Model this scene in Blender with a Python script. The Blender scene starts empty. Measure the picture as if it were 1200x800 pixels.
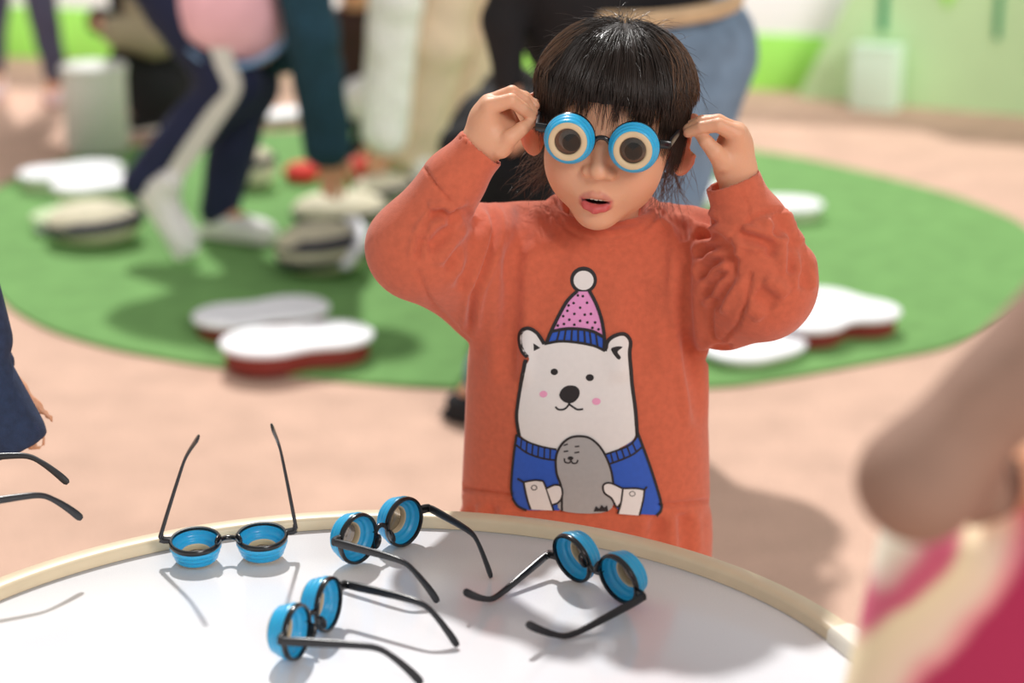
import bpy, bmesh, math, random
import numpy as np
from mathutils import Vector, Matrix, Euler
from mathutils.bvhtree import BVHTree

random.seed(7)
RNG = np.random.default_rng(11)
SC = bpy.context.scene
COL = SC.collection

# ------------------------------------------------------------------ camera model (used to survey the place from the photograph)
CAM_H, FOC, PITCH = 1.36, 2400.0, math.radians(17.0)
CP, SP = math.cos(PITCH), math.sin(PITCH)


def ray(px, py):
    u, v = (px - 600) / FOC, (py - 400) / FOC
    return np.array([u, CP - v * SP, -SP - v * CP])


def at(px, py, Y):
    d = ray(px, py)
    return np.array([0, 0, CAM_H]) + d * (Y / d[1])


def on(px, py, z=0.0):
    d = ray(px, py)
    return np.array([0, 0, CAM_H]) + d * ((z - CAM_H) / d[2])


def proj(P):
    q = np.asarray(P, float) - np.array([0, 0, CAM_H])
    d = q[..., 1] * CP - q[..., 2] * SP
    u = q[..., 1] * SP + q[..., 2] * CP
    return np.stack([600 + FOC * q[..., 0] / d, 400 - FOC * u / d], -1)


# ------------------------------------------------------------------ materials
def lin(c):
    return tuple(((x / 255.) / 12.92 if x / 255. <= .04045 else ((x / 255. + .055) / 1.055) ** 2.4) for x in c) + (1.0,)


def mat(name, rgb, rough=.6, var=.08, scale=60., bump=0., bscale=300., spec=.5, sss=0., metal=0., trans=0., coat=0., sheen=0., stretch=None):
    m = bpy.data.materials.new(name)
    m.use_nodes = True
    nt = m.node_tree
    b = nt.nodes['Principled BSDF']
    c = lin(rgb)
    tc = nt.nodes.new('ShaderNodeTexCoord')
    src = tc.outputs['Object']
    if stretch:
        mp = nt.nodes.new('ShaderNodeMapping')
        mp.inputs['Scale'].default_value = stretch
        nt.links.new(src, mp.inputs['Vector'])
        src = mp.outputs['Vector']
    if var > 0:
        n = nt.nodes.new('ShaderNodeTexNoise')
        n.inputs['Scale'].default_value = scale
        n.inputs['Detail'].default_value = 3
        nt.links.new(src, n.inputs['Vector'])
        r = nt.nodes.new('ShaderNodeValToRGB')
        r.color_ramp.elements[0].position = .3
        r.color_ramp.elements[1].position = .7
        r.color_ramp.elements[0].color = tuple(x * (1 - var) for x in c[:3]) + (1,)
        r.color_ramp.elements[1].color = tuple(min(1, x * (1 + var)) for x in c[:3]) + (1,)
        nt.links.new(n.outputs['Fac'], r.inputs['Fac'])
        nt.links.new(r.outputs['Color'], b.inputs['Base Color'])
    else:
        b.inputs['Base Color'].default_value = c
    b.inputs['Roughness'].default_value = rough
    b.inputs['Specular IOR Level'].default_value = spec
    b.inputs['Metallic'].default_value = metal
    b.inputs['Transmission Weight'].default_value = trans
    b.inputs['Coat Weight'].default_value = coat
    b.inputs['Sheen Weight'].default_value = sheen
    if sss:
        b.inputs['Subsurface Weight'].default_value = sss
        b.inputs['Subsurface Radius'].default_value = (.016, .006, .003)
        b.inputs['Subsurface Scale'].default_value = 1.0
    if bump:
        n2 = nt.nodes.new('ShaderNodeTexNoise')
        n2.inputs['Scale'].default_value = bscale
        n2.inputs['Detail'].default_value = 4
        nt.links.new(src, n2.inputs['Vector'])
        bp = nt.nodes.new('ShaderNodeBump')
        bp.inputs['Strength'].default_value = bump
        bp.inputs['Distance'].default_value = .002
        nt.links.new(n2.outputs['Fac'], bp.inputs['Height'])
        nt.links.new(bp.outputs['Normal'], b.inputs['Normal'])
    return m


def attr_mat(name, rough, sss, attr='tone', bump=.15, bscale=500.):
    """material whose colour (skin, lips, nails, painted ear glow) comes from a colour attribute"""
    m = mat(name, (225, 180, 150), rough, 0, bump=bump, bscale=bscale, sss=sss)
    nt = m.node_tree
    a = nt.nodes.new('ShaderNodeAttribute')
    a.attribute_name = attr
    nt.links.new(a.outputs['Color'], nt.nodes['Principled BSDF'].inputs['Base Color'])
    return m


# ------------------------------------------------------------------ object helpers
def tag(o, label=None, cat=None, group=None, kind=None):
    if label: o['label'] = label
    if cat: o['category'] = cat
    if group: o['group'] = group
    if kind: o['kind'] = kind
    return o


def empty(name, loc=(0, 0, 0), rot=None):
    o = bpy.data.objects.new(name, None)
    o.empty_display_size = .05
    COL.objects.link(o)
    o.location = loc
    if rot is not None:
        o.rotation_euler = rot
    return o


def mesh_obj(name, verts, faces, m, parent=None, base=None, smooth=True, sharp=None):
    """link verts/faces (numpy or lists) as ONE mesh object"""
    me = bpy.data.meshes.new(name)
    verts = np.asarray(verts, np.float32)
    if base is not None:
        verts = verts - np.asarray(base, np.float32)
    if isinstance(faces, np.ndarray):
        k = faces.shape[1]
        me.vertices.add(len(verts))
        me.vertices.foreach_set('co', verts.ravel())
        me.loops.add(faces.size)
        me.loops.foreach_set('vertex_index', faces.astype(np.int32).ravel())
        me.polygons.add(len(faces))
        me.polygons.foreach_set('loop_start', np.arange(0, faces.size, k, dtype=np.int32))
        me.update(calc_edges=True)
        me.validate()
    else:
        me.from_pydata([tuple(map(float, v)) for v in verts], [], faces)
        bm = bmesh.new()
        bm.from_mesh(me)
        bmesh.ops.recalc_face_normals(bm, faces=bm.faces[:])
        bm.to_mesh(me)
        bm.free()
        me.update()
    me.polygons.foreach_set('use_smooth', [smooth] * len(me.polygons))
    if sharp:
        me.set_sharp_from_angle(angle=math.radians(sharp))
    for mm in (m if isinstance(m, (list, tuple)) else [m]):
        me.materials.append(mm)
    o = bpy.data.objects.new(name, me)
    COL.objects.link(o)
    if parent is not None:
        o.parent = parent
    return o


class MB:
    """collects simple solids for one mesh"""

    def __init__(self):
        self.v, self.f = [], []

    def add(self, v, f):
        n = len(self.v)
        self.v += [tuple(map(float, p)) for p in v]
        self.f += [tuple(i + n for i in q) for q in f]
        return self

    def lathe(self, prof, c=(0, 0, 0), seg=48, closed=True, axis='y'):
        v, f = [], []
        n = len(prof)
        for s in range(seg):
            a = 2 * math.pi * s / seg
            for r, h in prof:
                if axis == 'y':
                    v.append((c[0] + r * math.cos(a), c[1] + h, c[2] + r * math.sin(a)))
                else:
                    v.append((c[0] + r * math.cos(a), c[1] + r * math.sin(a), c[2] + h))
        m = n if closed else n - 1
        for s in range(seg):
            t = (s + 1) % seg
            for i in range(m):
                j = (i + 1) % n
                f.append((s * n + i, t * n + i, t * n + j, s * n + j))
        return self.add(v, f)

    def tube(self, path, rad, seg=10, flat=None, up=(0, 0, 1)):
        """rounded sweep; rad scalar or per point; flat=(w,h) lists makes a superellipse section (w along side, h along up)"""
        P = [Vector(p) for p in path]
        n = len(P)
        v, f = [], []
        for i, p in enumerate(P):
            t = (P[min(i + 1, n - 1)] - P[max(i - 1, 0)]).normalized()
            u = Vector(up) - t * t.dot(Vector(up))
            if u.length < 1e-4:
                u = Vector((1, 0, 0)) - t * t.x
            u.normalize()
            s = t.cross(u)
            for k in range(seg):
                a = 2 * math.pi * k / seg
                ca, sa = math.cos(a), math.sin(a)
                if flat:
                    e = .6
                    w = flat[0][i] * math.copysign(abs(ca) ** e, ca)
                    h = flat[1][i] * math.copysign(abs(sa) ** e, sa)
                else:
                    r = rad[i] if isinstance(rad, (list, tuple)) else rad
                    w, h = r * ca, r * sa
                v.append(p + s * w + u * h)
        for i in range(n - 1):
            for k in range(seg):
                l = (k + 1) % seg
                f.append((i * seg + k, i * seg + l, (i + 1) * seg + l, (i + 1) * seg + k))
        f.append(tuple(range(seg - 1, -1, -1)))
        f.append(tuple((n - 1) * seg + k for k in range(seg)))
        return self.add(v, f)

    def ellipsoid(self, c, r, rot=None, nu=16, nv=10):
        v, f = [], []
        R = rot or Matrix.Identity(3)
        for j in range(nv + 1):
            th = math.pi * j / nv
            for i in range(nu):
                ph = 2 * math.pi * i / nu
                p = Vector((r[0] * math.sin(th) * math.cos(ph), r[1] * math.sin(th) * math.sin(ph), r[2] * math.cos(th)))
                v.append(Vector(c) + R @ p)
        for j in range(nv):
            for i in range(nu):
                k = (i + 1) % nu
                f.append((j * nu + i, (j + 1) * nu + i, (j + 1) * nu + k, j * nu + k))
        return self.add(v, f)

    def box(self, c, h, bev=.003, rot=None):
        bm = bmesh.new()
        bmesh.ops.create_cube(bm, size=2)
        for q in bm.verts:
            q.co = Vector((q.co.x * h[0], q.co.y * h[1], q.co.z * h[2]))
        if bev:
            bmesh.ops.bevel(bm, geom=bm.edges[:], offset=bev, segments=2, profile=.5, affect='EDGES')
        R = rot or Matrix.Identity(3)
        bm.verts.index_update()
        v = [Vector(c) + R @ q.co for q in bm.verts]
        f = [tuple(q.index for q in fc.verts) for fc in bm.faces]
        bm.free()
        return self.add(v, f)

    def prism(self, outline, z0, z1, bev=.0, seg=3):
        """vertical prism of a 2-D outline with a rounded top edge"""
        bm = bmesh.new()
        vs = [bm.verts.new((p[0], p[1], z0)) for p in outline]
        fc = bm.faces.new(vs)
        if fc.normal.z < 0 or fc.calc_area() == 0:
            pass
        r = bmesh.ops.extrude_face_region(bm, geom=[fc])
        top = [g for g in r['geom'] if isinstance(g, bmesh.types.BMVert)]
        for g in top:
            g.co.z = z1
        bmesh.ops.recalc_face_normals(bm, faces=bm.faces[:])
        if bev:
            te = [e for e in bm.edges if all(abs(q.co.z - z1) < 1e-6 for q in e.verts) or all(abs(q.co.z - z0) < 1e-6 for q in e.verts)]
            bmesh.ops.bevel(bm, geom=te, offset=bev, segments=seg, profile=.5, affect='EDGES', clamp_overlap=True)
        bm.verts.index_update()
        v = [q.co.copy() for q in bm.verts]
        f = [tuple(q.index for q in k.verts) for k in bm.faces]
        bm.free()
        return self.add(v, f)

    def build(self, name, m, parent=None, base=None, smooth=True, sharp=40):
        return mesh_obj(name, self.v, self.f, m, parent, base, smooth, sharp)


def spline(pts, n=8, closed=False):
    """Catmull-Rom through points"""
    P = [np.asarray(p, float) for p in pts]
    out = []
    N = len(P)
    rng = range(N) if closed else range(N - 1)
    for i in rng:
        if closed:
            a, b, c, d = P[i - 1], P[i], P[(i + 1) % N], P[(i + 2) % N]
        else:
            a, b, c, d = P[max(i - 1, 0)], P[i], P[i + 1], P[min(i + 2, N - 1)]
        for k in range(n):
            t = k / n
            out.append(.5 * ((2 * b) + (c - a) * t + (2 * a - 5 * b + 4 * c - d) * t * t + (3 * b - a - 3 * c + d) * t ** 3))
    if not closed:
        out.append(P[-1])
    return out


# ------------------------------------------------------------------ signed-distance modelling (one continuous surface per body or cloth)
class Sdf:
    def __init__(self, lo, hi, h):
        self.lo, self.h = np.asarray(lo, float), h
        n = np.ceil((np.asarray(hi, float) - self.lo) / h).astype(int) + 1
        self.ax = [(self.lo[i] + h * np.arange(n[i])).astype(np.float32) for i in range(3)]
        self.D = np.full(n, 1.0, np.float32)

    def _sub(self, lo, hi):
        s = []
        for i in range(3):
            a = int(np.clip(np.floor((lo[i] - self.lo[i]) / self.h), 0, self.D.shape[i]))
            b = int(np.clip(np.ceil((hi[i] - self.lo[i]) / self.h) + 1, 0, self.D.shape[i]))
            s.append(slice(a, b))
        X = self.ax[0][s[0]][:, None, None]
        Y = self.ax[1][s[1]][None, :, None]
        Z = self.ax[2][s[2]][None, None, :]
        return tuple(s), X, Y, Z

    def _mix(self, s, d, k, op):
        A = self.D[s]
        if A.size == 0:
            return
        d = np.broadcast_to(d, A.shape)
        if op == 'u':
            if k <= 0:
                self.D[s] = np.minimum(A, d)
                return
            t = np.clip(.5 + .5 * (A - d) / k, 0, 1)
            self.D[s] = A + (d - A) * t - k * t * (1 - t)
        else:                                               # subtract
            d = -d
            if k <= 0:
                self.D[s] = np.maximum(A, d)
                return
            t = np.clip(.5 - .5 * (A - d) / k, 0, 1)
            self.D[s] = A + (d - A) * t + k * t * (1 - t)

    def cap(self, a, b, ra, rb=None, k=.01, op='u'):
        rb = ra if rb is None else rb
        a, b = np.asarray(a, float), np.asarray(b, float)
        m = max(ra, rb) + k + 3 * self.h
        s, X, Y, Z = self._sub(np.minimum(a, b) - m, np.maximum(a, b) + m)
        d = b - a
        L = max(float(d @ d), 1e-12)
        t = np.clip(((X - a[0]) * d[0] + (Y - a[1]) * d[1] + (Z - a[2]) * d[2]) / L, 0, 1)
        q = np.sqrt((X - a[0] - t * d[0]) ** 2 + (Y - a[1] - t * d[1]) ** 2 + (Z - a[2] - t * d[2]) ** 2)
        self._mix(s, q - (ra + (rb - ra) * t), k, op)
        return self

    def chain(self, pts, rs, k=.01, op='u'):
        for i in range(len(pts) - 1):
            self.cap(pts[i], pts[i + 1], rs[i], rs[i + 1], k, op)
        return self

    def ell(self, c, r, R=None, k=.01, op='u'):
        c = np.asarray(c, float)
        r = np.asarray(r if hasattr(r, '__len__') else (r, r, r), float)
        m = r.max() + k + 3 * self.h
        s, X, Y, Z = self._sub(c - m, c + m)
        x, y, z = X - c[0], Y - c[1], Z - c[2]
        if R is not None:
            R = np.asarray(R, float)
            x, y, z = (R[0, 0] * x + R[1, 0] * y + R[2, 0] * z, R[0, 1] * x + R[1, 1] * y + R[2, 1] * z, R[0, 2] * x + R[1, 2] * y + R[2, 2] * z)
        k0 = np.sqrt((x / r[0]) ** 2 + (y / r[1]) ** 2 + (z / r[2]) ** 2)
        k1 = np.sqrt((x / r[0] ** 2) ** 2 + (y / r[1] ** 2) ** 2 + (z / r[2] ** 2) ** 2)
        self._mix(s, k0 * (k0 - 1) / np.maximum(k1, 1e-6), k, op)
        return self

    def box(self, c, hb, R=None, rad=.005, k=.01, op='u'):
        c, hb = np.asarray(c, float), np.asarray(hb, float)
        m = np.linalg.norm(hb) + k + 3 * self.h
        s, X, Y, Z = self._sub(c - m, c + m)
        x, y, z = X - c[0], Y - c[1], Z - c[2]
        if R is not None:
            R = np.asarray(R, float)
            x, y, z = (R[0, 0] * x + R[1, 0] * y + R[2, 0] * z, R[0, 1] * x + R[1, 1] * y + R[2, 1] * z, R[0, 2] * x + R[1, 2] * y + R[2, 2] * z)
        x, y, z = abs(x) - hb[0] + rad, abs(y) - hb[1] + rad, abs(z) - hb[2] + rad
        d = np.sqrt(np.maximum(x, 0) ** 2 + np.maximum(y, 0) ** 2 + np.maximum(z, 0) ** 2) + np.minimum(np.maximum(np.maximum(x, y), z), 0) - rad
        self._mix(s, d, k, op)
        return self

    def column(self, z, cx, cy, a, b, e=2.3, k=.01, op='u', edge=.006):
        """elliptic column whose section follows tables over z"""
        z, cx, cy, a, b = (np.asarray(q, float) for q in (z, cx, cy, a, b))
        o = np.argsort(z)
        z, cx, cy, a, b = z[o], cx[o], cy[o], a[o], b[o]
        m = k + 3 * self.h
        s, X, Y, Z = self._sub((min(cx - a) - m, min(cy - b) - m, z[0] - m), (max(cx + a) + m, max(cy + b) + m, z[-1] + m))
        zz = Z[0, 0]
        f = lambda q: np.interp(zz, z, q)[None, None, :].astype(np.float32)
        A, B = f(a), f(b)
        q = (np.abs((X - f(cx)) / A) ** e + np.abs((Y - f(cy)) / B) ** e) ** (1 / e)
        d = (q - 1) * np.minimum(A, B)
        v = np.maximum(z[0] - Z, Z - z[-1])
        d = np.minimum(np.maximum(d + edge, v + edge), 0) + np.sqrt(np.maximum(d + edge, 0) ** 2 + np.maximum(v + edge, 0) ** 2) - edge
        self._mix(s, d, k, op)
        return self

    def mesh(self, smooth=3):
        D, h = self.D, self.h
        S = D < 0
        n = np.array(D.shape) - 1
        c = np.zeros(n, np.uint8)
        for i in (0, 1):
            for j in (0, 1):
                for l in (0, 1):
                    c += S[i:i + n[0], j:j + n[1], l:l + n[2]]
        act = (c > 0) & (c < 8)
        ii = np.argwhere(act)
        idx = np.full(n, -1, np.int32)
        idx[act] = np.arange(len(ii))
        co = {}
        for i in (0, 1):
            for j in (0, 1):
                for l in (0, 1):
                    co[i, j, l] = D[ii[:, 0] + i, ii[:, 1] + j, ii[:, 2] + l]
        acc = np.zeros((len(ii), 3))
        cnt = np.zeros(len(ii))
        keys = list(co)
        for p in keys:
            for ax in range(3):
                if p[ax] == 0:
                    q = list(p); q[ax] = 1; q = tuple(q)
                    a, b = co[p], co[q]
                    m = (a < 0) != (b < 0)
                    t = np.where(m, a / np.where(m, a - b, 1), 0)
                    pos = np.tile(np.array(p, float), (len(ii), 1))
                    pos[:, ax] = t
                    acc[m] += pos[m]
                    cnt[m] += 1
        V = self.lo + h * (ii + acc / cnt[:, None])
        F = []
        for ax in range(3):
            sl0 = [slice(1, -1)] * 3; sl1 = [slice(1, -1)] * 3
            sl0[ax] = slice(0, D.shape[ax] - 1); sl1[ax] = slice(1, D.shape[ax])
            A, B = S[tuple(sl0)], S[tuple(sl1)]
            e = np.argwhere(A != B)
            off = np.ones(3, int); off[ax] = 0
            g = e + off
            u, w = (ax + 1) % 3, (ax + 2) % 3
            def cell(du, dw):
                q = g.copy(); q[:, u] += du; q[:, w] += dw
                return idx[q[:, 0], q[:, 1], q[:, 2]]
            quad = np.stack([cell(-1, -1), cell(0, -1), cell(0, 0), cell(-1, 0)], 1)
            fl = A[e[:, 0], e[:, 1], e[:, 2]]
            quad[~fl] = quad[~fl][:, ::-1]
            F.append(quad)
        F = np.concatenate(F)
        F = F[(F >= 0).all(1)]
        E = np.concatenate([F[:, [0, 1]], F[:, [1, 2]], F[:, [2, 3]], F[:, [3, 0]]])
        deg = np.bincount(E.ravel(), minlength=len(V)).astype(float)
        def lap(V, f):
            a = np.zeros_like(V)
            for d in range(3):
                a[:, d] = np.bincount(E[:, 0], V[E[:, 1], d], len(V)) + np.bincount(E[:, 1], V[E[:, 0], d], len(V))
            return V + f * (a / np.maximum(deg, 1)[:, None] - V)
        for _ in range(smooth):
            V = lap(lap(V, .5), -.52)
        return V, F


def normals(V, F):
    n = np.cross(V[F[:, 2]] - V[F[:, 0]], V[F[:, 3 if F.shape[1] == 4 else 1]] - V[F[:, 1 if F.shape[1] == 4 else 0]])
    N = np.zeros_like(V)
    for c in range(F.shape[1]):
        for d in range(3):
            N[:, d] += np.bincount(F[:, c], n[:, d], len(V))
    return N / np.maximum(np.linalg.norm(N, axis=1), 1e-12)[:, None]


def R3(yaw=0, roll=0, pitch=0):
    return np.array(Matrix.Rotation(yaw, 3, 'Z') @ Matrix.Rotation(roll, 3, 'Y') @ Matrix.Rotation(pitch, 3, 'X'))

# ================================================================== materials
M = {}
M['skin'] = attr_mat('skin', .48, .28)
M['shirt'] = mat('orange_fleece', (204, 104, 76), .95, .07, 160, bump=.35, bscale=900, spec=.2, sheen=.25)
M['black_plastic'] = mat('black_plastic', (14, 14, 16), .22, .1, 40, spec=.6)
M['dark_grey_plastic'] = mat('grey_plastic', (36, 36, 40), .3, .1, 40)
M['blue_plastic'] = mat('blue_plastic', (44, 174, 224), .3, .04, 30, spec=.5, coat=.1, sss=.25)
M['cream_plastic'] = mat('cream_plastic', (214, 190, 152), .4, .04, 60)
M['lens'] = mat('clear_lens', (150, 142, 134), .02, 0, trans=1.0)
M['metal'] = mat('hinge_metal', (190, 190, 195), .25, .05, 80, metal=1.0)
M['hair'] = mat('dark_brown_hair', (42, 29, 21), .33, .25, 25, spec=.6, stretch=(1, 1, .2))
M['backlit_hair'] = mat('fine_backlit_hair', (104, 76, 56), .45, .2, 25, spec=.5)  # lighter brown paints backlight into side strands and neck wisps
M['print_black'] = mat('print_black', (32, 29, 32), .6, .05, 200)
M['print_white'] = mat('print_white', (230, 228, 226), .55, .015, 200)
M['print_pink'] = mat('print_pink', (226, 150, 203), .6, .03, 200)
M['print_blue'] = mat('print_blue', (38, 88, 190), .6, .04, 200)
M['print_grey'] = mat('print_grey', (168, 168, 168), .6, .03, 200)
M['cheek'] = mat('print_cheek', (238, 165, 200), .6, .03, 200)
M['eye_white'] = mat('eye_white', (232, 228, 222), .2, .03, 200)
M['iris'] = mat('dark_iris', (30, 20, 15), .15, .1, 300)
M['tooth'] = mat('tooth', (238, 230, 215), .25, .03, 200)

SKIN = (224, 168, 134)


# ================================================================== glasses
def make_glasses(sl, sr):
    """local frame: lenses face -Y, temples run to +Y, Z up; sl, sr splay of the temples"""
    g = empty('toy_glasses')
    fr = MB()
    for s in (-1, 1):
        fr.lathe([(.0236, .0030), (.0243, .0022), (.0246, .0008), (.0246, -.0010), (.0238, -.0024), (.0218, -.0024), (.0213, .0008), (.0217, .0026)], (s * .0308, 0, 0), 56)
        fr.tube([(s * .0540, 0, .006), (s * .0600, .0005, .006), (s * .0638, .002, .006)], 0, 12, ([.002, .0026, .0026], [.0044, .0042, .0038]))
        fr.ellipsoid((s * .0096, .0045, -.0075), (.0024, .0044, .0074), Matrix.Rotation(s * -.35, 3, 'Y'))
        fr.tube([(s * .0072, .001, -.002), (s * .0090, .0035, -.0055)], .0013, 8)
    fr.tube(spline([(-.0085, 0, -.001), (-.0045, -.0006, .0034), (0, -.001, .0046), (.0045, -.0006, .0034), (.0085, 0, -.001)], 4), .0024, 12)
    fr.build('front_frame', M['black_plastic'], g)
    for s in (-1, 1):
        c = (s * .0308, 0, 0)
        cup = MB().lathe([(.0220, .0010), (.0237, -.0012), (.0242, -.0030), (.0242, -.0052), (.0232, -.0066), (.0224, -.0074), (.0227, -.0090), (.0223, -.0108),
                          (.0213, -.0118), (.0206, -.0126), (.0208, -.0142), (.0204, -.0160), (.0195, -.0170), (.0183, -.0172), (.0127, -.0168), (.0127, -.0112),
                          (.0134, -.0104), (.0165, -.0098), (.0172, -.0090), (.0175, -.0074), (.0180, -.0066), (.0194, -.0060), (.0202, -.0050), (.0208, -.0030), (.0214, -.0002)], c, 64).build('eye_cup', M['blue_plastic'], g, sharp=60)
        MB().lathe([(.0184, -.0168), (.0183, -.0180), (.0177, -.0186), (.0138, -.0186), (.0130, -.0180), (.0124, -.0164), (.0122, -.0110), (.0126, -.0102), (.0135, -.0101), (.0137, -.0160)], c, 56).build('lens_ring', M['cream_plastic'], cup, sharp=60)
        MB().lathe([(.0, -.0172), (.0127, -.0166), (.0127, -.0156), (.0, -.0150)], c, 40, closed=False).build('lens', M['lens'], cup)
    for s, a in ((-1, sl), (1, sr)):
        pth = spline([(0, 0, 0), (-s * .0002, .03, .0003), (-s * .0006, .06, .0003), (-s * .001, .080, -.0015), (-s * .0018, .093, -.009), (-s * .003, .107, -.0215), (-s * .0035, .116, -.0315)], 4)
        n = len(pth)
        hh = np.interp(np.linspace(0, 1, n), [0, .06, .15, .5, .62, .85, .95, 1], [.0034, .0041, .0039, .0028, .0026, .0037, .0038, .0020])
        ww = np.interp(np.linspace(0, 1, n), [0, .1, .5, .9, 1], [.0018, .0018, .0013, .0016, .0010])
        t = MB().tube(pth, 0, 12, (list(ww), list(hh))).build('temple', M['dark_grey_plastic'], g)
        hg = MB()
        hg.box((-s * .001, .0012, 0), (.0017, .0022, .0028), .0005)
        hg.lathe([(.0, -.0036), (.0011, -.0036), (.0011, .0036), (.0, .0036)], (-s * .0008, -.0002, 0), 12, closed=False, axis='z')
        hg.build('hinge', M['black_plastic'], t)
        t.location = (s * .0634, .0035, .006)
        t.rotation_euler = (0, 0, -a if s > 0 else a)
    return g


def dup(o, parent=None):
    c = o.copy()
    COL.objects.link(c)
    c.parent = parent
    for ch in list(o.children):
        dup(ch, c)
    return c


GROUP_G = 'blue round toy spectacles with black temples'
proto = make_glasses(0, 0)


def place_glasses(first, pos, R, sl, sr, label, lift=0):
    g = proto if first else dup(proto)
    g.matrix_world = Matrix.Translation(Vector(pos)) @ Matrix([list(r) for r in R]).to_4x4()
    for ch in g.children:
        if ch.name.startswith('temple'):
            ch.rotation_euler = (lift, 0, -sr if ch.location.x > 0 else sl)
    tag(g, label, 'glasses', GROUP_G)
    return g


# ================================================================== the child wearing glasses
GP = at(705.5, 166.5, 1.905)                    # middle of the worn glasses
RH = R3(math.radians(-8), math.radians(6.3), math.radians(1.5))
HO = GP - RH @ np.array([0, -.0945, .0])


def hd(x, y, z):
    return HO + RH @ np.array([x, y, z], float)


def build_girl():
    base = np.array([at(690, 400, 2.06)[0], 2.06, 0])
    neck_c = at(706, 268, 2.045)
    lo = (-.19, 1.83, .70)
    hi = (.30, 2.16, 1.16)
    S = Sdf(lo, hi, .0017)
    # ---- hidden trunk, shoulders, neck
    sl, sr = at(600, 312, 2.06), at(803, 312, 2.06)
    S.cap(sl, sr, .045, k=.02)
    S.cap((sl + sr) / 2 + np.array([0, 0, -.03]), (sl + sr) / 2 + np.array([0, 0, -.10]), .07, k=.03)
    S.cap(neck_c + np.array([0, .012, -.03]), hd(0, .012, -.05), .034, .036, k=.02)
    # ---- head
    e = lambda c, r, k=.012, op='u', R=None: S.ell(hd(*c), r, RH if R is None else RH @ R, k, op)
    e((0, .006, .026), (.069, .082, .067), .01)
    e((0, -.020, -.020), (.0575, .062, .060), .03)
    e((0, -.034, -.054), (.036, .040, .036), .022)
    for s in (-1, 1):
        e((s * .0275, -.048, -.036), (.0275, .029, .028), .018)
        e((s * .028, -.016, -.056), (.017, .034, .020), .02)
    e((0, -.0560, -.0825), (.0165, .0160, .0125), .022)               # chin
    for s in (-1, 1):                                               # eye sockets
        e((s * .030, -.088, -.006), (.017, .0115, .011), .010, 's')
    # nose
    S.cap(hd(0, -.0785, -.006), hd(0, -.0895, -.026), .0060, .0070, k=.010)
    e((0, -.0915, -.0305), (.0088, .0085, .0072), .006)
    for s in (-1, 1):
        e((s * .0108, -.0845, -.0325), (.0064, .0074, .0058), .004)
    for s in (-1, 1):
        e((s * .0056, -.0900, -.0388), (.0034, .0042, .0024), .002, 's')
    # mouth area: muzzle then lips
    e((0, -.068, -.055), (.020, .013, .016), .012)
    up = [(-.0155, -.0755, -.0605), (-.0095, -.0805, -.0565), (-.0036, -.0830, -.0542), (0, -.0828, -.0550), (.0036, -.0830, -.0542), (.0095, -.0805, -.0565), (.0155, -.0755, -.0605)]
    S.chain([hd(*p) for p in up], [.0012, .0022, .0028, .0026, .0028, .0022, .0012], k=.003)
    lw = [(-.0150, -.0755, -.0622), (-.009, -.0798, -.0680), (0, -.0818, -.0700), (.009, -.0798, -.0680), (.0150, -.0755, -.0622)]
    S.chain([hd(*p) for p in lw], [.0012, .0030, .0038, .0030, .0012], k=.003)
    S.chain([hd(*p) for p in [(-.0125, -.0785, -.0618), (-.006, -.0825, -.0620), (.006, -.0825, -.0620), (.0125, -.0785, -.0618)]], [.0006, .0024, .0024, .0006], k=.0012, op='s')
    e((0, -.074, -.0620), (.0108, .009, .0030), .0012, 's')
    # ears
    for s in (-1, 1):
        Re = R3(s * math.radians(38), s * math.radians(12), math.radians(-6))
        e((s * .0770, .004, -.014), (.0056, .0200, .0315), .006, R=Re)
        e((s * .0862, -.0015, -.010), (.0060, .0105, .0185), .004, 's', Re)
        e((s * .0755, -.002, -.014), (.0032, .0040, .0065), .003, R=Re)
        e((s * .0730, .000, -.036), (.0050, .0070, .0080), .005, R=Re)
    # ---- arms and hands
    nails = []

    def hand(elbow, wrist, thumb, fingers, palm_extra):
        S.cap(elbow, wrist, .028, .0185, k=.01)
        for pts, rs in fingers:
            S.cap(wrist, pts[0], .0150, .0092, k=.010)
        for a, b, r in palm_extra:
            S.cap(a, b, r, r * .85, k=.008)
        for pts, rs in fingers + [thumb]:
            S.chain(pts, [q * .93 for q in rs], k=.0012)
            nails.append((pts[-1], pts[-2]))
    # child's right hand (left in the photo)
    y0 = 1.945
    P = lambda x, y, d: at(x, y, y0 + d)
    wr = P(563, 171, .002)
    el = at(484, 288, 1.95)
    hand(el, wr, ([P(586, 172, -.010), P(597, 162, -.016), P(611, 151, -.014), P(623, 142.5, -.006)], [.0125, .0090, .0074, .0056]),
         [([P(574, 125, -.010), P(599, 117.5, -.014), P(612, 127, -.010), P(623, 137, -.004)], [.0095, .0074, .0066, .0054]),
          ([P(573, 121, .004), P(600, 108.5, .000), P(614, 117, .002), P(624.5, 131, .004)], [.0095, .0076, .0067, .0055]),
          ([P(572, 124, .017), P(599, 109, .016), P(615, 114, .016), P(627, 124, .014)], [.0090, .0072, .0064, .0053]),
          ([P(571, 130, .029), P(596, 115, .032), P(614, 116, .030), P(628, 121, .026)], [.0082, .0062, .0056, .0047])],
         [(wr, P(588, 168, -.008), .0150), (P(570, 140, .004), P(577, 160, -.004), .0165), (P(578, 133, .016), P(592, 158, .006), .0135), (P(588, 128, .022), P(600, 146, .014), .0100)])
    # child's left hand (right in the photo)
    y1 = 1.950
    Q = lambda x, y, d: at(x, y, y1 + d)
    wq = Q(862, 197, .004)
    eq = at(893, 328, 1.945)
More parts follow.
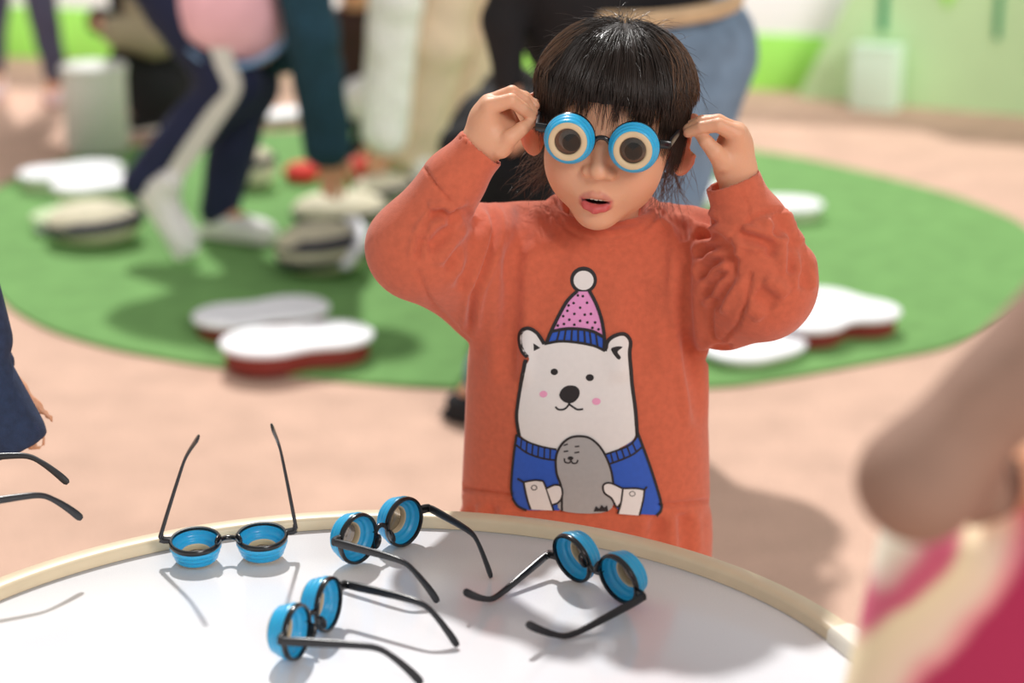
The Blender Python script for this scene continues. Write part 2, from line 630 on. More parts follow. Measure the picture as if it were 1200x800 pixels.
    hand(eq, wq, ([Q(848, 190, -.010), Q(838, 178, -.016), Q(827.5, 166, -.014), Q(819, 156.5, -.006)], [.0120, .0090, .0074, .0055]),
         [([Q(862, 157, -.012), Q(842, 146.5, -.016), Q(822, 149.5, -.012), Q(806.5, 155.5, -.006)], [.0098, .0076, .0067, .0054]),
          ([Q(864, 154, .001), Q(840, 142.5, -.002), Q(820, 144.5, .001), Q(806, 151, .004)], [.0098, .0077, .0068, .0055]),
          ([Q(864, 155, .014), Q(842, 141.5, .014), Q(822, 142.0, .015), Q(807, 147.5, .016)], [.0092, .0072, .0064, .0053]),
          ([Q(863, 160, .026), Q(845, 146, .030), Q(829, 144.5, .030), Q(815, 147.5, .028)], [.0082, .0062, .0056, .0047])],
         [(wq, Q(850, 189, -.006), .0145), (Q(861, 170, .006), Q(857, 184, .000), .0165), (Q(860, 164, .014), Q(850, 180, .004), .0125)])
    V, F = S.mesh(3)
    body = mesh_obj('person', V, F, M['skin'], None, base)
    body.location = base
    # intrinsic skin tones: lips, nails, mouth inside; ears get a painted backlit red
    L = (V - HO) @ RH
    tone = np.tile(np.array(lin(SKIN)[:3]), (len(V), 1))

    def blend(w, rgb):
        nonlocal tone
        w = np.clip(w, 0, 1)[:, None]
        tone = tone * (1 - w) + np.array(lin(rgb)[:3]) * w
    def dchain(P, pts):
        d = np.full(len(P), 9.)
        for a, b in zip(pts[:-1], pts[1:]):
            a, b = np.array(a), np.array(b)
            ab = b - a
            t = np.clip((P - a) @ ab / (ab @ ab), 0, 1)
            d = np.minimum(d, np.linalg.norm(P - a - t[:, None] * ab, axis=1))
        return d
    blend(np.clip((.0044 - dchain(L, up)) / .0016, 0, 1) * np.clip((.0178 - np.abs(L[:, 0])) / .0045, 0, 1), (198, 124, 110))
    blend(np.clip((.0064 - dchain(L, lw)) / .0014, 0, 1) * np.clip((.0178 - np.abs(L[:, 0])) / .0045, 0, 1), (196, 88, 86))
    fw = L[:, 1] > -.0795
    blend(((np.abs(L[:, 0]) < .014) & (np.abs(L[:, 2] + .0620) < .0048) & fw & (L[:, 1] < -.06)).astype(float), (96, 34, 34))
    for s in (-1, 1):
        blend(.22 - np.linalg.norm(L - np.array([s * .036, -.066, -.040]), axis=1) / .1, (230, 140, 120))
    blend((np.abs(L[:, 0]) - .0715) / .012 * .55 * (np.abs(L[:, 0]) < .094) * (np.linalg.norm(L[:, 1:] - np.array([.006, -.014]), axis=1) < .036), (222, 120, 92))  # light shining through the ears, painted in as red
    for tip, prev in nails:
        d = (tip - prev) / np.linalg.norm(tip - prev)
        q = np.linalg.norm(V - (tip + d * .002), axis=1)
        blend((.0065 - q) / .006 * .5, (226, 140, 124))
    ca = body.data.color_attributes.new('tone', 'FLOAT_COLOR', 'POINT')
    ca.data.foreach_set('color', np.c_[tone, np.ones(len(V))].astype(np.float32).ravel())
    tag(body, 'child in orange bear sweatshirt holding round blue glasses to their face, behind the table', 'person')
    # eyes and teeth
    for s in (-1, 1):
        ey = MB().ellipsoid(hd(s * .030, -.0745, -.007) - base, (.0115, .0105, .0085), Matrix([list(r) for r in RH])).build('eye', M['eye_white'], body)
        MB().ellipsoid(hd(s * .030, -.0825, -.0075) - base, (.0072, .0032, .0072), Matrix([list(r) for r in RH])).build('iris', M['iris'], ey)
    tt = MB()
    for i in range(-2, 3):
        tt.box(hd(i * .0043, -.0785 + abs(i) * .0009, -.0588) - base, (.0020, .0014, .0026), .0008, Matrix([list(r) for r in RH]))
    tt.build('teeth', M['tooth'], body)
    return body, base, neck_c


GIRL, GB, NECK = build_girl()


# ------------------------------------------------------------------ sweatshirt
def dist_poly(P, pts):
    d = np.full(len(P), 1e9)
    s = np.zeros(len(P))
    pts = [np.asarray(p, float) for p in pts]
    ln = np.r_[0, np.cumsum([np.linalg.norm(b - a) for a, b in zip(pts[:-1], pts[1:])])]
    for i, (a, b) in enumerate(zip(pts[:-1], pts[1:])):
        ab = b - a
        t = np.clip((P - a) @ ab / max(ab @ ab, 1e-9), 0, 1)
        q = np.linalg.norm(P - a - t[:, None] * ab, axis=1)
        m = q < d
        d[m] = q[m]
        s[m] = ((ln[i] + t * np.linalg.norm(ab)) / ln[-1])[m]
    return d, s


def Z2(*p):
    return [(420 + x / 2.2222, 130 + y / 2.2222) for x, y in p]


# polylines seen on the shirt: points (zoomed survey), depth in m (+ is a groove), half width in px
FOLDS = [
    (Z2((172, 148), (200, 190), (225, 220), (252, 246)), .0016, 1.6),          # cuff seam
    (Z2((180, 268), (215, 268), (245, 275), (268, 258)), .0040, 5),
    (Z2((150, 395), (165, 330), (190, 285), (240, 245)), .0022, 4),
    (Z2((155, 420), (185, 490), (235, 545), (285, 600)), .0016, 3),
    (Z2((175, 360), (215, 330), (265, 280), (300, 262)), .0045, 8),
    (Z2((230, 420), (262, 360), (285, 310), (300, 270)), .0035, 7),
    (Z2((262, 470), (285, 400), (300, 340), (318, 280)), .0030, 6),
    (Z2((330, 240), (352, 275), (352, 330), (325, 410), (300, 480), (288, 590)), .0030, 4),
    (Z2((395, 330), (400, 420), (396, 560), (390, 720)), .0035, 9),
    (Z2((430, 240), (425, 310), (412, 400)), .0020, 8),
    (Z2((492, 225), (494, 280), (498, 335)), .0012, 3),
    (Z2((520, 330), (470, 380), (440, 470)), -.0018, 12),
    # right sleeve
    (Z2((968, 335), (1000, 300), (1050, 268), (1095, 258), (1122, 262)), .0022, 2.5),
    (Z2((1000, 215), (1015, 250), (1020, 300)), .0010, 2),
    (Z2((880, 335), (920, 325), (965, 350), (985, 372)), .0040, 5),
    (Z2((885, 390), (920, 355), (960, 370), (985, 395)), .0045, 5),
    (Z2((892, 440), (925, 395), (965, 390), (990, 402)), .0045, 5),
    (Z2((905, 490), (930, 440), (965, 415), (990, 408)), .0045, 5),
    (Z2((925, 520), (945, 475), (970, 440), (990, 420)), .0040, 5),
    (Z2((1022, 425), (1008, 500), (985, 560), (950, 592), (925, 585), (918, 540), (925, 490)), .0022, 2.5),
    (Z2((985, 320), (1035, 335), (1075, 352), (1065, 380)), .0040, 5),
    (Z2((1085, 265), (1100, 300), (1085, 330)), .0045, 6),
    (Z2((1120, 300), (1130, 360), (1128, 430)), .0035, 5),
    (Z2((1150, 340), (1160, 400), (1160, 470)), .0030, 5),
    (Z2((1035, 470), (1065, 490), (1085, 510)), .0050, 9),
    (Z2((975, 620), (930, 625), (905, 660)), .0035, 6),
    (Z2((855, 330), (850, 420), (850, 520), (862, 640), (880, 740), (890, 830)), .0035, 7),
    (Z2((790, 255), (835, 290), (850, 340)), .0030, 6),
    (Z2((810, 240), (870, 270), (935, 300)), .0030, 5),
    (Z2((740, 430), (735, 560), (750, 700)), .0022, 14),
    (Z2((505, 240), (515, 275), (545, 310), (600, 335), (660, 338), (720, 322), (765, 285), (780, 255)), .0016, 2.2),   # collar seam
    ([(538, 571), (560, 575), (580, 578), (600, 581)], .0030, 2.2), ([(773, 592), (800, 590), (832, 586)], .0030, 2.2),                             # waistband seam
    ([(552, 590), (556, 640)], .0025, 6), ([(575, 590), (577, 640)], .0020, 7), ([(800, 600), (803, 650)], .0025, 7), ([(770, 604), (768, 650)], .0025, 8),
]


def build_shirt():
    S = Sdf((-.19, 1.82, .46), (.31, 2.22, 1.0), .0026)
    rows = [(690, 541, 828), (665, 539, 832), (642, 538, 834), (620, 539, 835), (600, 541, 834), (588, 542, 831), (575, 541, 832), (520, 543, 831), (460, 545, 829), (420, 547, 827),
            (380, 552, 826), (330, 566, 824), (300, 576, 820), (275, 588, 812), (258, 606, 798), (245, 630, 782), (234, 650, 765)]
    dep = [.096, .100, .101, .100, .098, .094, .097, .096, .094, .092, .090, .086, .080, .072, .062, .052, .044]
    yc = [2.062] * 10 + [2.060, 2.058, 2.055, 2.052, 2.050, 2.048, 2.046]
    z, cx, a = [], [], []
    for py, l, r in rows:
        p, q = at(l, py, 2.06), at(r, py, 2.06)
        z.append(p[2]); cx.append((p[0] + q[0]) / 2); a.append((q[0] - p[0]) / 2)
    S.column(z, cx, yc, a, dep, 2.35, .012, edge=.010)
    # sleeves
    S.cap(at(604, 308, 2.055), at(488, 290, 1.955), .064, .0435, k=.03)
    S.cap(at(560, 350, 2.03), at(500, 305, 1.96), .036, .036, k=.03)
    S.cap(at(486, 288, 1.955), at(530, 214, 1.945), .0440, .0320, k=.02)
    S.cap(at(530, 214, 1.945), at(566, 172, 1.945), .0270, .0252, k=.012)
    S.cap(at(800, 306, 2.055), at(893, 330, 1.955), .058, .0490, k=.03)
    S.cap(at(848, 362, 2.00), at(890, 345, 1.96), .042, .044, k=.02)
    S.cap(at(895, 330, 1.955), at(880, 268, 1.950), .0480, .0400, k=.02)
    S.cap(at(879, 264, 1.950), at(858, 209, 1.952), .0315, .0285, k=.010)
    # rolled collar
    ring = []
    C = at(707, 248, 2.035)
    for i in range(25):
        t = 2 * math.pi * i / 24
        ring.append(C + np.array([.054 * math.cos(t), .046 * math.sin(t), .012 * math.sin(t) - .004]))
    S.chain(ring, [.0075] * 25, k=.008)
    S.ell(C + np.array([0, 0, .02]), (.047, .039, .05), None, .006, 's')
    # open cuffs
    a_, b_ = at(566, 172, 1.945), at(530, 214, 1.945)
    d_ = (a_ - b_) / np.linalg.norm(a_ - b_)
    S.box(a_ + d_ * .030, (.030, .05, .05), np.stack([d_, np.cross((0, 1, 0), d_), np.array([0, 1, 0])], 1) if False else frame_from(d_), .001, .003, 's')
    S.cap(a_ + d_ * .02, a_ - d_ * .025, .0222, .0205, k=.003, op='s')
    a_, b_ = at(858, 209, 1.952), at(879, 264, 1.950)
    d_ = (a_ - b_) / np.linalg.norm(a_ - b_)
    S.box(a_ + d_ * .030, (.030, .05, .05), frame_from(d_), .001, .003, 's')
    S.cap(a_ + d_ * .02, a_ - d_ * .025, .0250, .0225, k=.003, op='s')
    V, F = S.mesh(3)
    # soft drape
    N = normals(V, F)
    from mathutils import noise
    nz = np.array([noise.noise(Vector((v[0] * 16, v[1] * 16, v[2] * 6))) for v in V])
    V = V + N * (nz * .0022)[:, None]
    N = normals(V, F)
    px = proj(V)
    view = np.array([0, 0, CAM_H]) - V
    face = np.clip(((N * view).sum(1) / np.linalg.norm(view, axis=1) + .05) * 5, 0, 1)
    disp = np.zeros(len(V))
    for pts, dp, w in FOLDS:
        m = (px[:, 0] > min(p[0] for p in pts) - 5 * w) & (px[:, 0] < max(p[0] for p in pts) + 5 * w) & (px[:, 1] > min(p[1] for p in pts) - 5 * w) & (px[:, 1] < max(p[1] for p in pts) + 5 * w)
        d, s = dist_poly(px[m], spline(pts, 5) if len(pts) > 2 else pts)
        tp = np.clip(np.minimum(s, 1 - s) / .12, .0, 1) if w > 3.5 else 1.0
        rg = .55 if w > 3.5 else .0
        disp[m] += (2.4 if w > 3.5 else 1.9) * tp * dp * (-np.exp(-(d / w) ** 2) + rg * np.exp(-((d - 2.1 * w) / (.9 * w)) ** 2))
    disp = .0062 * np.tanh(disp / .0062)
    V = V + N * (disp * face)[:, None]
    return V, F


def frame_from(d):
    d = np.asarray(d, float) / np.linalg.norm(d)
    u = np.cross(d, (0, 1, 0)); u /= np.linalg.norm(u)
    return np.stack([d, u, np.cross(d, u)], 1)


SV, SF = build_shirt()
SHIRT = mesh_obj('sweatshirt', SV, SF, M['shirt'], GIRL, GB)


# ------------------------------------------------------------------ the bear printed on the chest
def Z3(pts):
    return [(530 + x / 2.2222, 300 + y / 2.2222) for x, y in pts]


def circ(cx, cy, rx, ry=None, n=28):
    ry = rx if ry is None else ry
    return [(cx + rx * math.cos(2 * math.pi * i / n), cy + ry * math.sin(2 * math.pi * i / n)) for i in range(n)]


def band(pts, w, n=6, taper=False):
    P = spline(pts, n) if len(pts) > 2 else [np.array(p, float) for p in pts]
    Lp, Rp = [], []
    for i, p in enumerate(P):
        t = P[min(i + 1, len(P) - 1)] - P[max(i - 1, 0)]
        t = t / max(np.linalg.norm(t), 1e-9)
        ww = w / 2 * (1 if not taper else (.35 + .65 * math.sin(math.pi * i / (len(P) - 1))))
        nn = np.array([-t[1], t[0]]) * ww
        Lp.append(p + nn); Rp.append(p - nn)
    return ('band', Lp, Rp)


def print_shapes():
    W, K, B, PK, G, CH = 'print_white', 'print_black', 'print_blue', 'print_pink', 'print_grey', 'cheek'
    sm = lambda p, n=5: spline(p, n, True)
    L = []
    # hat
    L.append((K, circ(342, 62, 35)))
    L.append((W, circ(342, 63, 26, 25)))
    L.append((PK, [(320, 92), (358, 92), (372, 122), (386, 160), (396, 205), (360, 196), (310, 190), (256, 200), (280, 152), (302, 114)]))
    L.append((B, [(256, 196), (285, 191), (310, 190), (340, 191), (366, 197), (395, 210), (394, 242), (362, 231), (320, 224), (280, 222), (246, 226)]))
    for p in [(327, 102), (316, 122), (340, 104), (333, 134), (351, 121), (303, 128), (289, 156), (300, 142), (318, 150), (305, 165), (345, 152), (361, 150), (333, 168), (318, 178), (352, 172), (372, 172), (381, 190), (291, 176), (275, 180), (365, 186)]:
        L.append((K, circ(p[0], p[1], 3.6, n=10)))
    L.append((K, band([(326, 90), (300, 116), (276, 158), (256, 200), (246, 226)], 9)))
    L.append((K, band([(357, 90), (374, 122), (388, 160), (396, 205), (396, 242)], 9)))
    L.append((K, band([(258, 196), (285, 190), (310, 188), (340, 190), (368, 196), (394, 210)], 8)))
    for a, b in [((280, 192), (272, 222)), ((296, 191), (291, 222)), ((312, 190), (310, 222)), ((328, 191), (328, 225)), ((344, 193), (346, 228)), ((358, 196), (362, 231)), ((374, 201), (379, 236))]:
        L.append((K, band([a, b], 4.5)))
    # head and ears
    L.append((W, sm([(200, 266), (187, 248), (180, 218), (184, 198), (200, 190), (222, 204), (236, 226), (280, 222), (325, 224), (370, 234), (402, 244), (410, 222), (430, 207), (448, 206), (459, 224), (456, 256), (464, 330), (474, 420), (474, 470), (440, 496), (400, 512), (330, 506), (268, 504), (220, 490), (178, 464), (172, 420), (178, 350), (190, 290)])))
    L.append((K, band([(196, 262), (184, 246), (178, 218), (182, 196), (198, 187), (222, 201), (240, 228)], 10)))
    L.append((K, band([(240, 228), (280, 221), (325, 224), (370, 233), (398, 246)], 7)))
    L.append((K, band([(398, 246), (406, 220), (426, 205), (448, 203), (462, 222), (460, 256), (467, 330), (476, 400), (481, 470)], 10)))
    L.append((K, band([(192, 268), (184, 310), (174, 370), (169, 420), (176, 468)], 9)))
    L.append((K, [(211, 226), (230, 238), (212, 246)]))
    L.append((K, sm([(414, 240), (428, 234), (442, 236), (430, 248), (438, 262), (432, 268), (420, 254)])))
    # face
    L.append((K, circ(266, 300, 9.5, 8.5)))
    L.append((K, circ(358, 315, 10.5, 9)))
    L.append((K, sm([(279, 362), (285, 346), (300, 336), (320, 337), (331, 348), (330, 364), (318, 378), (304, 382), (288, 376)])))
    L.append((K, band([(269, 391), (277, 398), (292, 397), (303, 386), (306, 374)], 5)))
    L.append((K, band([(304, 384), (314, 391), (326, 398), (341, 397)], 5)))
    L.append((CH, circ(238, 358, 10, 8.5)))
    L.append((CH, circ(375, 377, 11, 9)))
    # blue jumper
    L.append((B, [(168, 466), (200, 486), (235, 498), (272, 504), (272, 560), (284, 620), (280, 660), (200, 660), (172, 648), (158, 625), (156, 590), (162, 520)]))
    L.append((B, [(394, 514), (440, 500), (484, 468), (498, 505), (518, 565), (538, 630), (540, 660), (527, 672), (440, 668), (415, 640), (400, 560)]))
    L.append((K, band([(170, 464), (195, 481), (232, 494), (272, 502)], 5)))
    L.append((K, band([(168, 490), (195, 510), (232, 524), (270, 530)], 5)))
    for a, b in [((182, 473), (180, 498)), ((196, 481), (194, 508)), ((211, 488), (209, 515)), ((226, 493), (224, 520)), ((241, 497), (240, 525)), ((256, 500), (255, 528))]:
        L.append((K, band([a, b], 4)))
    L.append((K, band([(396, 515), (440, 500), (466, 486), (484, 462)], 5)))
    L.append((K, band([(404, 541), (440, 528), (470, 514), (494, 494)], 5)))
    for a, b in [((412, 511), (418, 536)), ((426, 506), (433, 531)), ((440, 501), (448, 526)), ((454, 494), (463, 518)), ((468, 485), (478, 508))]:
        L.append((K, band([a, b], 4)))
    L.append((K, band([(170, 462), (162, 520), (156, 590), (159, 625), (172, 648), (195, 660)], 6)))
    L.append((K, band([(482, 460), (500, 508), (520, 566), (539, 630), (542, 658), (530, 673)], 7)))
    # seal
    L.append((G, sm([(330, 467), (358, 472), (384, 494), (402, 525), (414, 560), (420, 600), (405, 662), (284, 660), (282, 610), (272, 562), (271, 520), (284, 490), (305, 472)])))
    L.append((K, band([(286, 662), (284, 600), (272, 562), (271, 520), (284, 490), (305, 472), (330, 467), (358, 472), (384, 494), (402, 525), (414, 560), (420, 600)], 6)))
    L.append((K, band([(290, 491), (301, 487)], 4)))
    L.append((K, band([(319, 494), (331, 493)], 4)))
    L.append((K, band([(290, 507), (302, 505)], 4)))
    L.append((K, band([(318, 510), (331, 508)], 4)))
    L.append((K, band([(292, 524), (294, 534), (305, 536), (309, 530), (314, 537), (324, 536), (327, 528)], 4)))
    L.append((K, circ(308, 524, 8, 5, 14)))
    # paws and cuffs
    for white, strokes in (
        ([(190, 588), (215, 582), (238, 584), (247, 604), (258, 640), (264, 660), (205, 657), (196, 630)], [[(188, 586), (215, 581), (238, 583)], [(238, 583), (247, 606), (258, 640), (265, 661)], [(188, 586), (197, 630), (206, 657)], [(172, 577), (188, 586)]]),
        ([(247, 602), (268, 593), (284, 598), (287, 620), (278, 638), (262, 645)], [[(247, 602), (268, 593), (284, 598), (287, 620), (278, 638), (262, 645)]]),
        ([(393, 594), (410, 588), (442, 602), (438, 640), (426, 650), (414, 630), (395, 612)], [[(442, 602), (410, 588), (393, 594), (396, 614), (414, 628), (427, 650), (438, 640)]]),
        ([(443, 602), (478, 602), (498, 606), (495, 632), (485, 673), (430, 668), (438, 640)], [[(430, 668), (438, 640), (443, 602)], [(443, 602), (478, 602), (498, 606)], [(498, 606), (495, 632), (485, 673)], [(498, 606), (505, 598)]]),
    ):
        L.append((W, white))
        for st in strokes:
            L.append((K, band(st, 5)))
    for c in ((215, 600), (467, 616)):
        q = circ(c[0], c[1], 7, 6, 18)
        L.append((K, band(q + [q[0]], 2)))
    L.append((K, [(368, 662), (374, 648), (382, 655), (388, 645), (396, 652), (402, 646), (406, 662)]))
    return L


def build_print():
    bv = BVHTree.FromPolygons([tuple(v) for v in SV], [tuple(map(int, f)) for f in SF])
    mats = ['print_white', 'print_black', 'print_blue', 'print_pink', 'print_grey', 'cheek']
    V, F, MI = [], [], []
    cam = Vector((0, 0, CAM_H))
    for li, (mk, sh) in enumerate(print_shapes()):
        bm = bmesh.new()
        if isinstance(sh, tuple):
            _, A, B = sh
            A, B = Z3(A), Z3(B)
            va = [bm.verts.new((p[0], p[1], 0)) for p in A]
            vb = [bm.verts.new((p[0], p[1], 0)) for p in B]
            for i in range(len(va) - 1):
                bm.faces.new((va[i], va[i + 1], vb[i + 1], vb[i]))
        else:
            vs = [bm.verts.new((p[0], p[1], 0)) for p in Z3(sh)]
            es = [bm.edges.new((vs[i], vs[(i + 1) % len(vs)])) for i in range(len(vs))]
            bmesh.ops.triangle_fill(bm, edges=es, use_beauty=True)
        xs = [v.co.x for v in bm.verts]; ys = [v.co.y for v in bm.verts]
        st = 3.0
        for lo, hi, no in ((min(xs), max(xs), (1, 0, 0)), (min(ys), max(ys), (0, 1, 0))):
            k = math.floor(lo / st) + 1
            while k * st < hi:
                bmesh.ops.bisect_plane(bm, geom=bm.verts[:] + bm.edges[:] + bm.faces[:], plane_co=(k * st * no[0], k * st * no[1], 0), plane_no=no)
                k += 1
        bm.verts.index_update()
        n0 = len(V)
        off = .0004 + .00006 * li * .5
        for v in bm.verts:
            d = Vector(ray(v.co.x, v.co.y)).normalized()
            hit, nrm, _, _ = bv.ray_cast(cam, d)
            if hit is None:
                hit, nrm, _, _ = bv.find_nearest(Vector(at(v.co.x, v.co.y, 1.97)))
            if nrm.dot(d) > 0: nrm = -nrm
            V.append(tuple(hit + nrm * off))
        for f in bm.faces:
            q = [v.index + n0 for v in f.verts]
            a, b, c = (Vector(V[i]) for i in q[:3])
            F.append(tuple(q)); MI.append(mats.index(mk))
        bm.free()
    me = bpy.data.meshes.new('bear_print')
    me.from_pydata([tuple(np.array(v) - GB) for v in V], [], F)
    me.update()
    for k in mats:
        me.materials.append(M[k])
    me.polygons.foreach_set('material_index', MI)
    me.polygons.foreach_set('use_smooth', [True] * len(F))
    bm = bmesh.new(); bm.from_mesh(me)
    for f in bm.faces:
        if f.normal.y > 0: f.normal_flip()
    bm.to_mesh(me); bm.free()
    o = bpy.data.objects.new('bear_print', me)
    COL.objects.link(o)
    o.parent = SHIRT
    tag(o, 'cartoon polar bear in pink hat and blue jumper holding a grey seal, printed on chest')


build_print()


# ------------------------------------------------------------------ hair
def build_hair():
    S = Sdf(HO - .14, HO + .15, .003)
    S.ell(hd(0, .010, .026), (.076, .089, .068), RH, .005)
    S.box(hd(0, -.115, -.055), (.075, .085, .085), RH, .01, .006, 's')
    S.box(hd(0, 0, -.13), (.2, .2, .085), RH, .01, .01, 's')
    for s in (-1, 1):
        S.ell(hd(s * .085, -.002, -.022), (.030, .036, .044), RH, .008, 's')
    V, F = S.mesh(3)
    hair = mesh_obj('hair', V, F, M['hair'], GIRL, GB)
    rng = np.random.default_rng(5)
    C0 = np.array([0, .008, .027])
    vv, ff = [], []

    def strand(P, r0, taper=.25):
        P = np.array(P)
        n = len(P)
        T = np.gradient(P, axis=0)
        T /= np.maximum(np.linalg.norm(T, axis=1), 1e-9)[:, None]
        ref = np.array([.31, .2, .93])
        U = np.cross(T, ref); U /= np.maximum(np.linalg.norm(U, axis=1), 1e-6)[:, None]
        W = np.cross(T, U)
        b = len(vv) and sum(len(q) for q in vv) or 0
        rr = r0 * np.interp(np.linspace(0, 1, n), [0, .1, .7, 1], [.6, 1, .9, taper])[:, None]
        ring = np.stack([P + rr * (U * math.cos(a) + W * math.sin(a)) for a in (0, 2.094, 4.189)], 1).reshape(-1, 3)
        strand.n0 = getattr(strand, 'n0', 0)
        k = strand.n0
        vv.append(ring)
        for i in range(n - 1):
            for j in range(3):
                l = (j + 1) % 3
                ff.append((k + i * 3 + j, k + i * 3 + l, k + i * 3 + 3 + l, k + i * 3 + 3 + j))
        strand.n0 += 3 * n
    strand.n0 = 0

    def surf(th, ph, lay):
        R = np.array([.0775, .0925, .0715]) + lay
        return C0 + R * np.array([math.sin(th) * math.sin(ph), -math.sin(th) * math.cos(ph), math.cos(th)])
    for i in range(7200):
        ph = rng.uniform(-math.pi, math.pi)
        a = abs(math.degrees(ph))
        lock = math.sin(ph * 23 + 1.7 * math.sin(ph * 7)) * .5 + math.sin(ph * 41) * .3       # hair falls in locks
        if a < 42:
            x = math.sin(ph) * .079
            zend = .022 + .017 * lock + rng.normal(0, .005) + .030 * math.exp(-((x + .005) / .021) ** 2) * (0 if rng.random() < .10 else 1)
            if rng.random() < .12: zend -= .012
        elif a < 62:
            zend = -.002 + rng.normal(0, .012)
        elif a < 74:
            zend = (-.036 if ph > 0 else -.014) + abs(rng.normal(0, .014)) - .004
        elif a < 112:
            zend = .034 + rng.normal(0, .006)
        else:
            zend = -.050 + rng.normal(0, .018)
        th0 = math.acos(1 - rng.random() ** .8 * .75) * .95
        lay = rng.uniform(-.0025, .0035) + .0012 * lock
        n = 13
        the = math.pi / 2 + .12
        pts = []
        dphi = rng.normal(0, .05) + .02 * lock
        for k in range(n):
            th = th0 + (the - th0) * k / (n - 1)
            p = surf(th, ph + dphi * (k / (n - 1)) ** 2, lay)
            if k == 0:
                p = p - (p - C0) * .03
            if p[2] < zend:
                break
            pts.append(p)
        else:
            last = pts[-1]
            dz = last[2] - zend
            if dz > .002:
                m = max(2, int(dz / .009))
                pull = -.16 if a < 62 else (-.10 if a < 80 else -.25)
                for k in range(1, m + 1):
                    f = dz * k / m
                    out = np.array([math.sin(ph), -math.cos(ph), 0])
                    pts.append(last + np.array([0, 0, -f]) + out * pull * f * (f / .06) + np.array([dphi * .02 * f / .05, 0, 0]))
        if len(pts) < 3:
            continue
        strand([hd(*p) for p in pts], rng.uniform(.00028, .00048))
    # loose flyaway hairs around the crown
    for i in range(300):
        ph = rng.uniform(-math.pi, math.pi)
        th = rng.uniform(.05, 1.35)
        p = surf(th, ph, 0)
        nrm = (p - C0) / np.linalg.norm(p - C0)
        tan = np.array([math.cos(th) * math.sin(ph), -math.cos(th) * math.cos(ph), -math.sin(th)])
        Ls = rng.uniform(.018, .050)
        lift = rng.uniform(.15, .8)
        side = rng.normal(0, .4, 3)
        pts = [p + (tan * (1 - lift) + nrm * lift + side * .4 * t) * Ls * t - np.array([0, 0, .35 * Ls * t * t]) for t in np.linspace(0, 1, 7)]
        strand([hd(*q) for q in pts], .00017, .3)
    nfine = len(ff)
    for i in range(700):  # side strands carry the backlight in their lighter brown
        ph = rng.choice((-1, 1)) * rng.uniform(.9, 2.6)
        th0 = rng.uniform(.5, 1.2)
        the = 1.55
        pts = [surf(th0 + (the - th0) * t, ph + .08 * math.sin(5 * t + i), .0035 + .002 * math.sin(i)) for t in np.linspace(0, 1, 10)]
        strand([hd(*q) for q in pts], rng.uniform(.00018, .00030), .2)
    # wisps behind the neck on both sides
    for i in range(330):
        s = -1 if rng.random() < .55 else 1
        r = np.array([s * rng.uniform(.040, .066), .040 + rng.normal(0, .014), rng.uniform(-.050, -.015)])
        Ls = rng.uniform(.035, .075)
        ox = s * rng.uniform(-.1, .55)
        cv = rng.normal(0, 1.0)
        pts = [r + np.array([ox * Ls * t + cv * .010 * math.sin(3.2 * t + cv), rng.uniform(-.004, .008) * t, -Ls * t * (1 - .45 * t * abs(ox))]) for t in np.linspace(0, 1, 10)]
        strand([hd(*q) for q in pts], rng.uniform(.00018, .00032), .2)
    V = np.concatenate(vv)
    F = np.array(ff, np.int32)
    # strands join the cap as one mesh
    me = hair.data
    V0 = np.empty(len(me.vertices) * 3, np.float32); me.vertices.foreach_get('co', V0); V0 = V0.reshape(-1, 3)
    F0 = np.empty(len(me.loops), np.int32); me.loops.foreach_get('vertex_index', F0); F0 = F0.reshape(-1, 4)
    bpy.data.objects.remove(hair)
    o = mesh_obj('hair', np.concatenate([V0, V - GB]), np.concatenate([F0, F + len(V0)]), [M['hair'], M['backlit_hair']], GIRL)
    o.data.polygons.foreach_set('material_index', [0] * (len(F0) + nfine) + [1] * (len(F) - nfine))
    return o


build_hair()

worn = place_glasses(True, GP, RH, .10, .10, 'round blue toy glasses worn on the face of the child in orange')

# ================================================================== the setting
M['carpet'] = mat('peach_carpet', (219, 183, 163), .95, .09, 7, bump=.5, bscale=420, spec=.15)
nt = M['carpet'].node_tree
bs = nt.nodes['Principled BSDF']
old = bs.inputs['Base Color'].links[0].from_socket
fn = nt.nodes.new('ShaderNodeTexNoise'); fn.inputs['Scale'].default_value = 160; fn.inputs['Detail'].default_value = 3
tcn = next(n for n in nt.nodes if n.type == 'TEX_COORD')
nt.links.new(tcn.outputs['Object'], fn.inputs['Vector'])
fr_ = nt.nodes.new('ShaderNodeValToRGB'); fr_.color_ramp.elements[0].color = (.72, .70, .68, 1); fr_.color_ramp.elements[1].color = (1, 1, 1, 1)
fr_.color_ramp.elements[0].position = .35; fr_.color_ramp.elements[1].position = .6
nt.links.new(fn.outputs['Fac'], fr_.inputs['Fac'])
mx = nt.nodes.new('ShaderNodeMixRGB'); mx.blend_type = 'MULTIPLY'; mx.inputs['Fac'].default_value = .8
nt.links.new(old, mx.inputs['Color1']); nt.links.new(fr_.outputs['Color'], mx.inputs['Color2'])
nt.links.new(mx.outputs['Color'], bs.inputs['Base Color'])
M['rug'] = mat('green_turf', (119, 163, 98), .95, .10, 12, bump=.6, bscale=300, spec=.1)
M['wall'] = mat('white_wall', (248, 248, 250), .7, .02, 3)
M['lime'] = mat('lime_paint', (168, 240, 106), .7, .08, 4)
M['pale_green'] = mat('pale_green_board', (202, 236, 182), .6, .05, 3)
M['mint'] = mat('mint_board', (226, 252, 230), .6, .03, 5)
M['dark_green'] = mat('dark_green_strip', (20, 150, 104), .6, .05, 8)
M['laminate'] = mat('white_laminate', (236, 236, 240), .16, .035, 700, spec=.5)
M['rim'] = mat('cream_edging', (222, 204, 172), .38, .03, 40)
M['rim_light'] = mat('pale_joint', (238, 232, 216), .35, .02, 40)
M['steel'] = mat('table_steel', (150, 150, 152), .35, .05, 50, metal=.8)

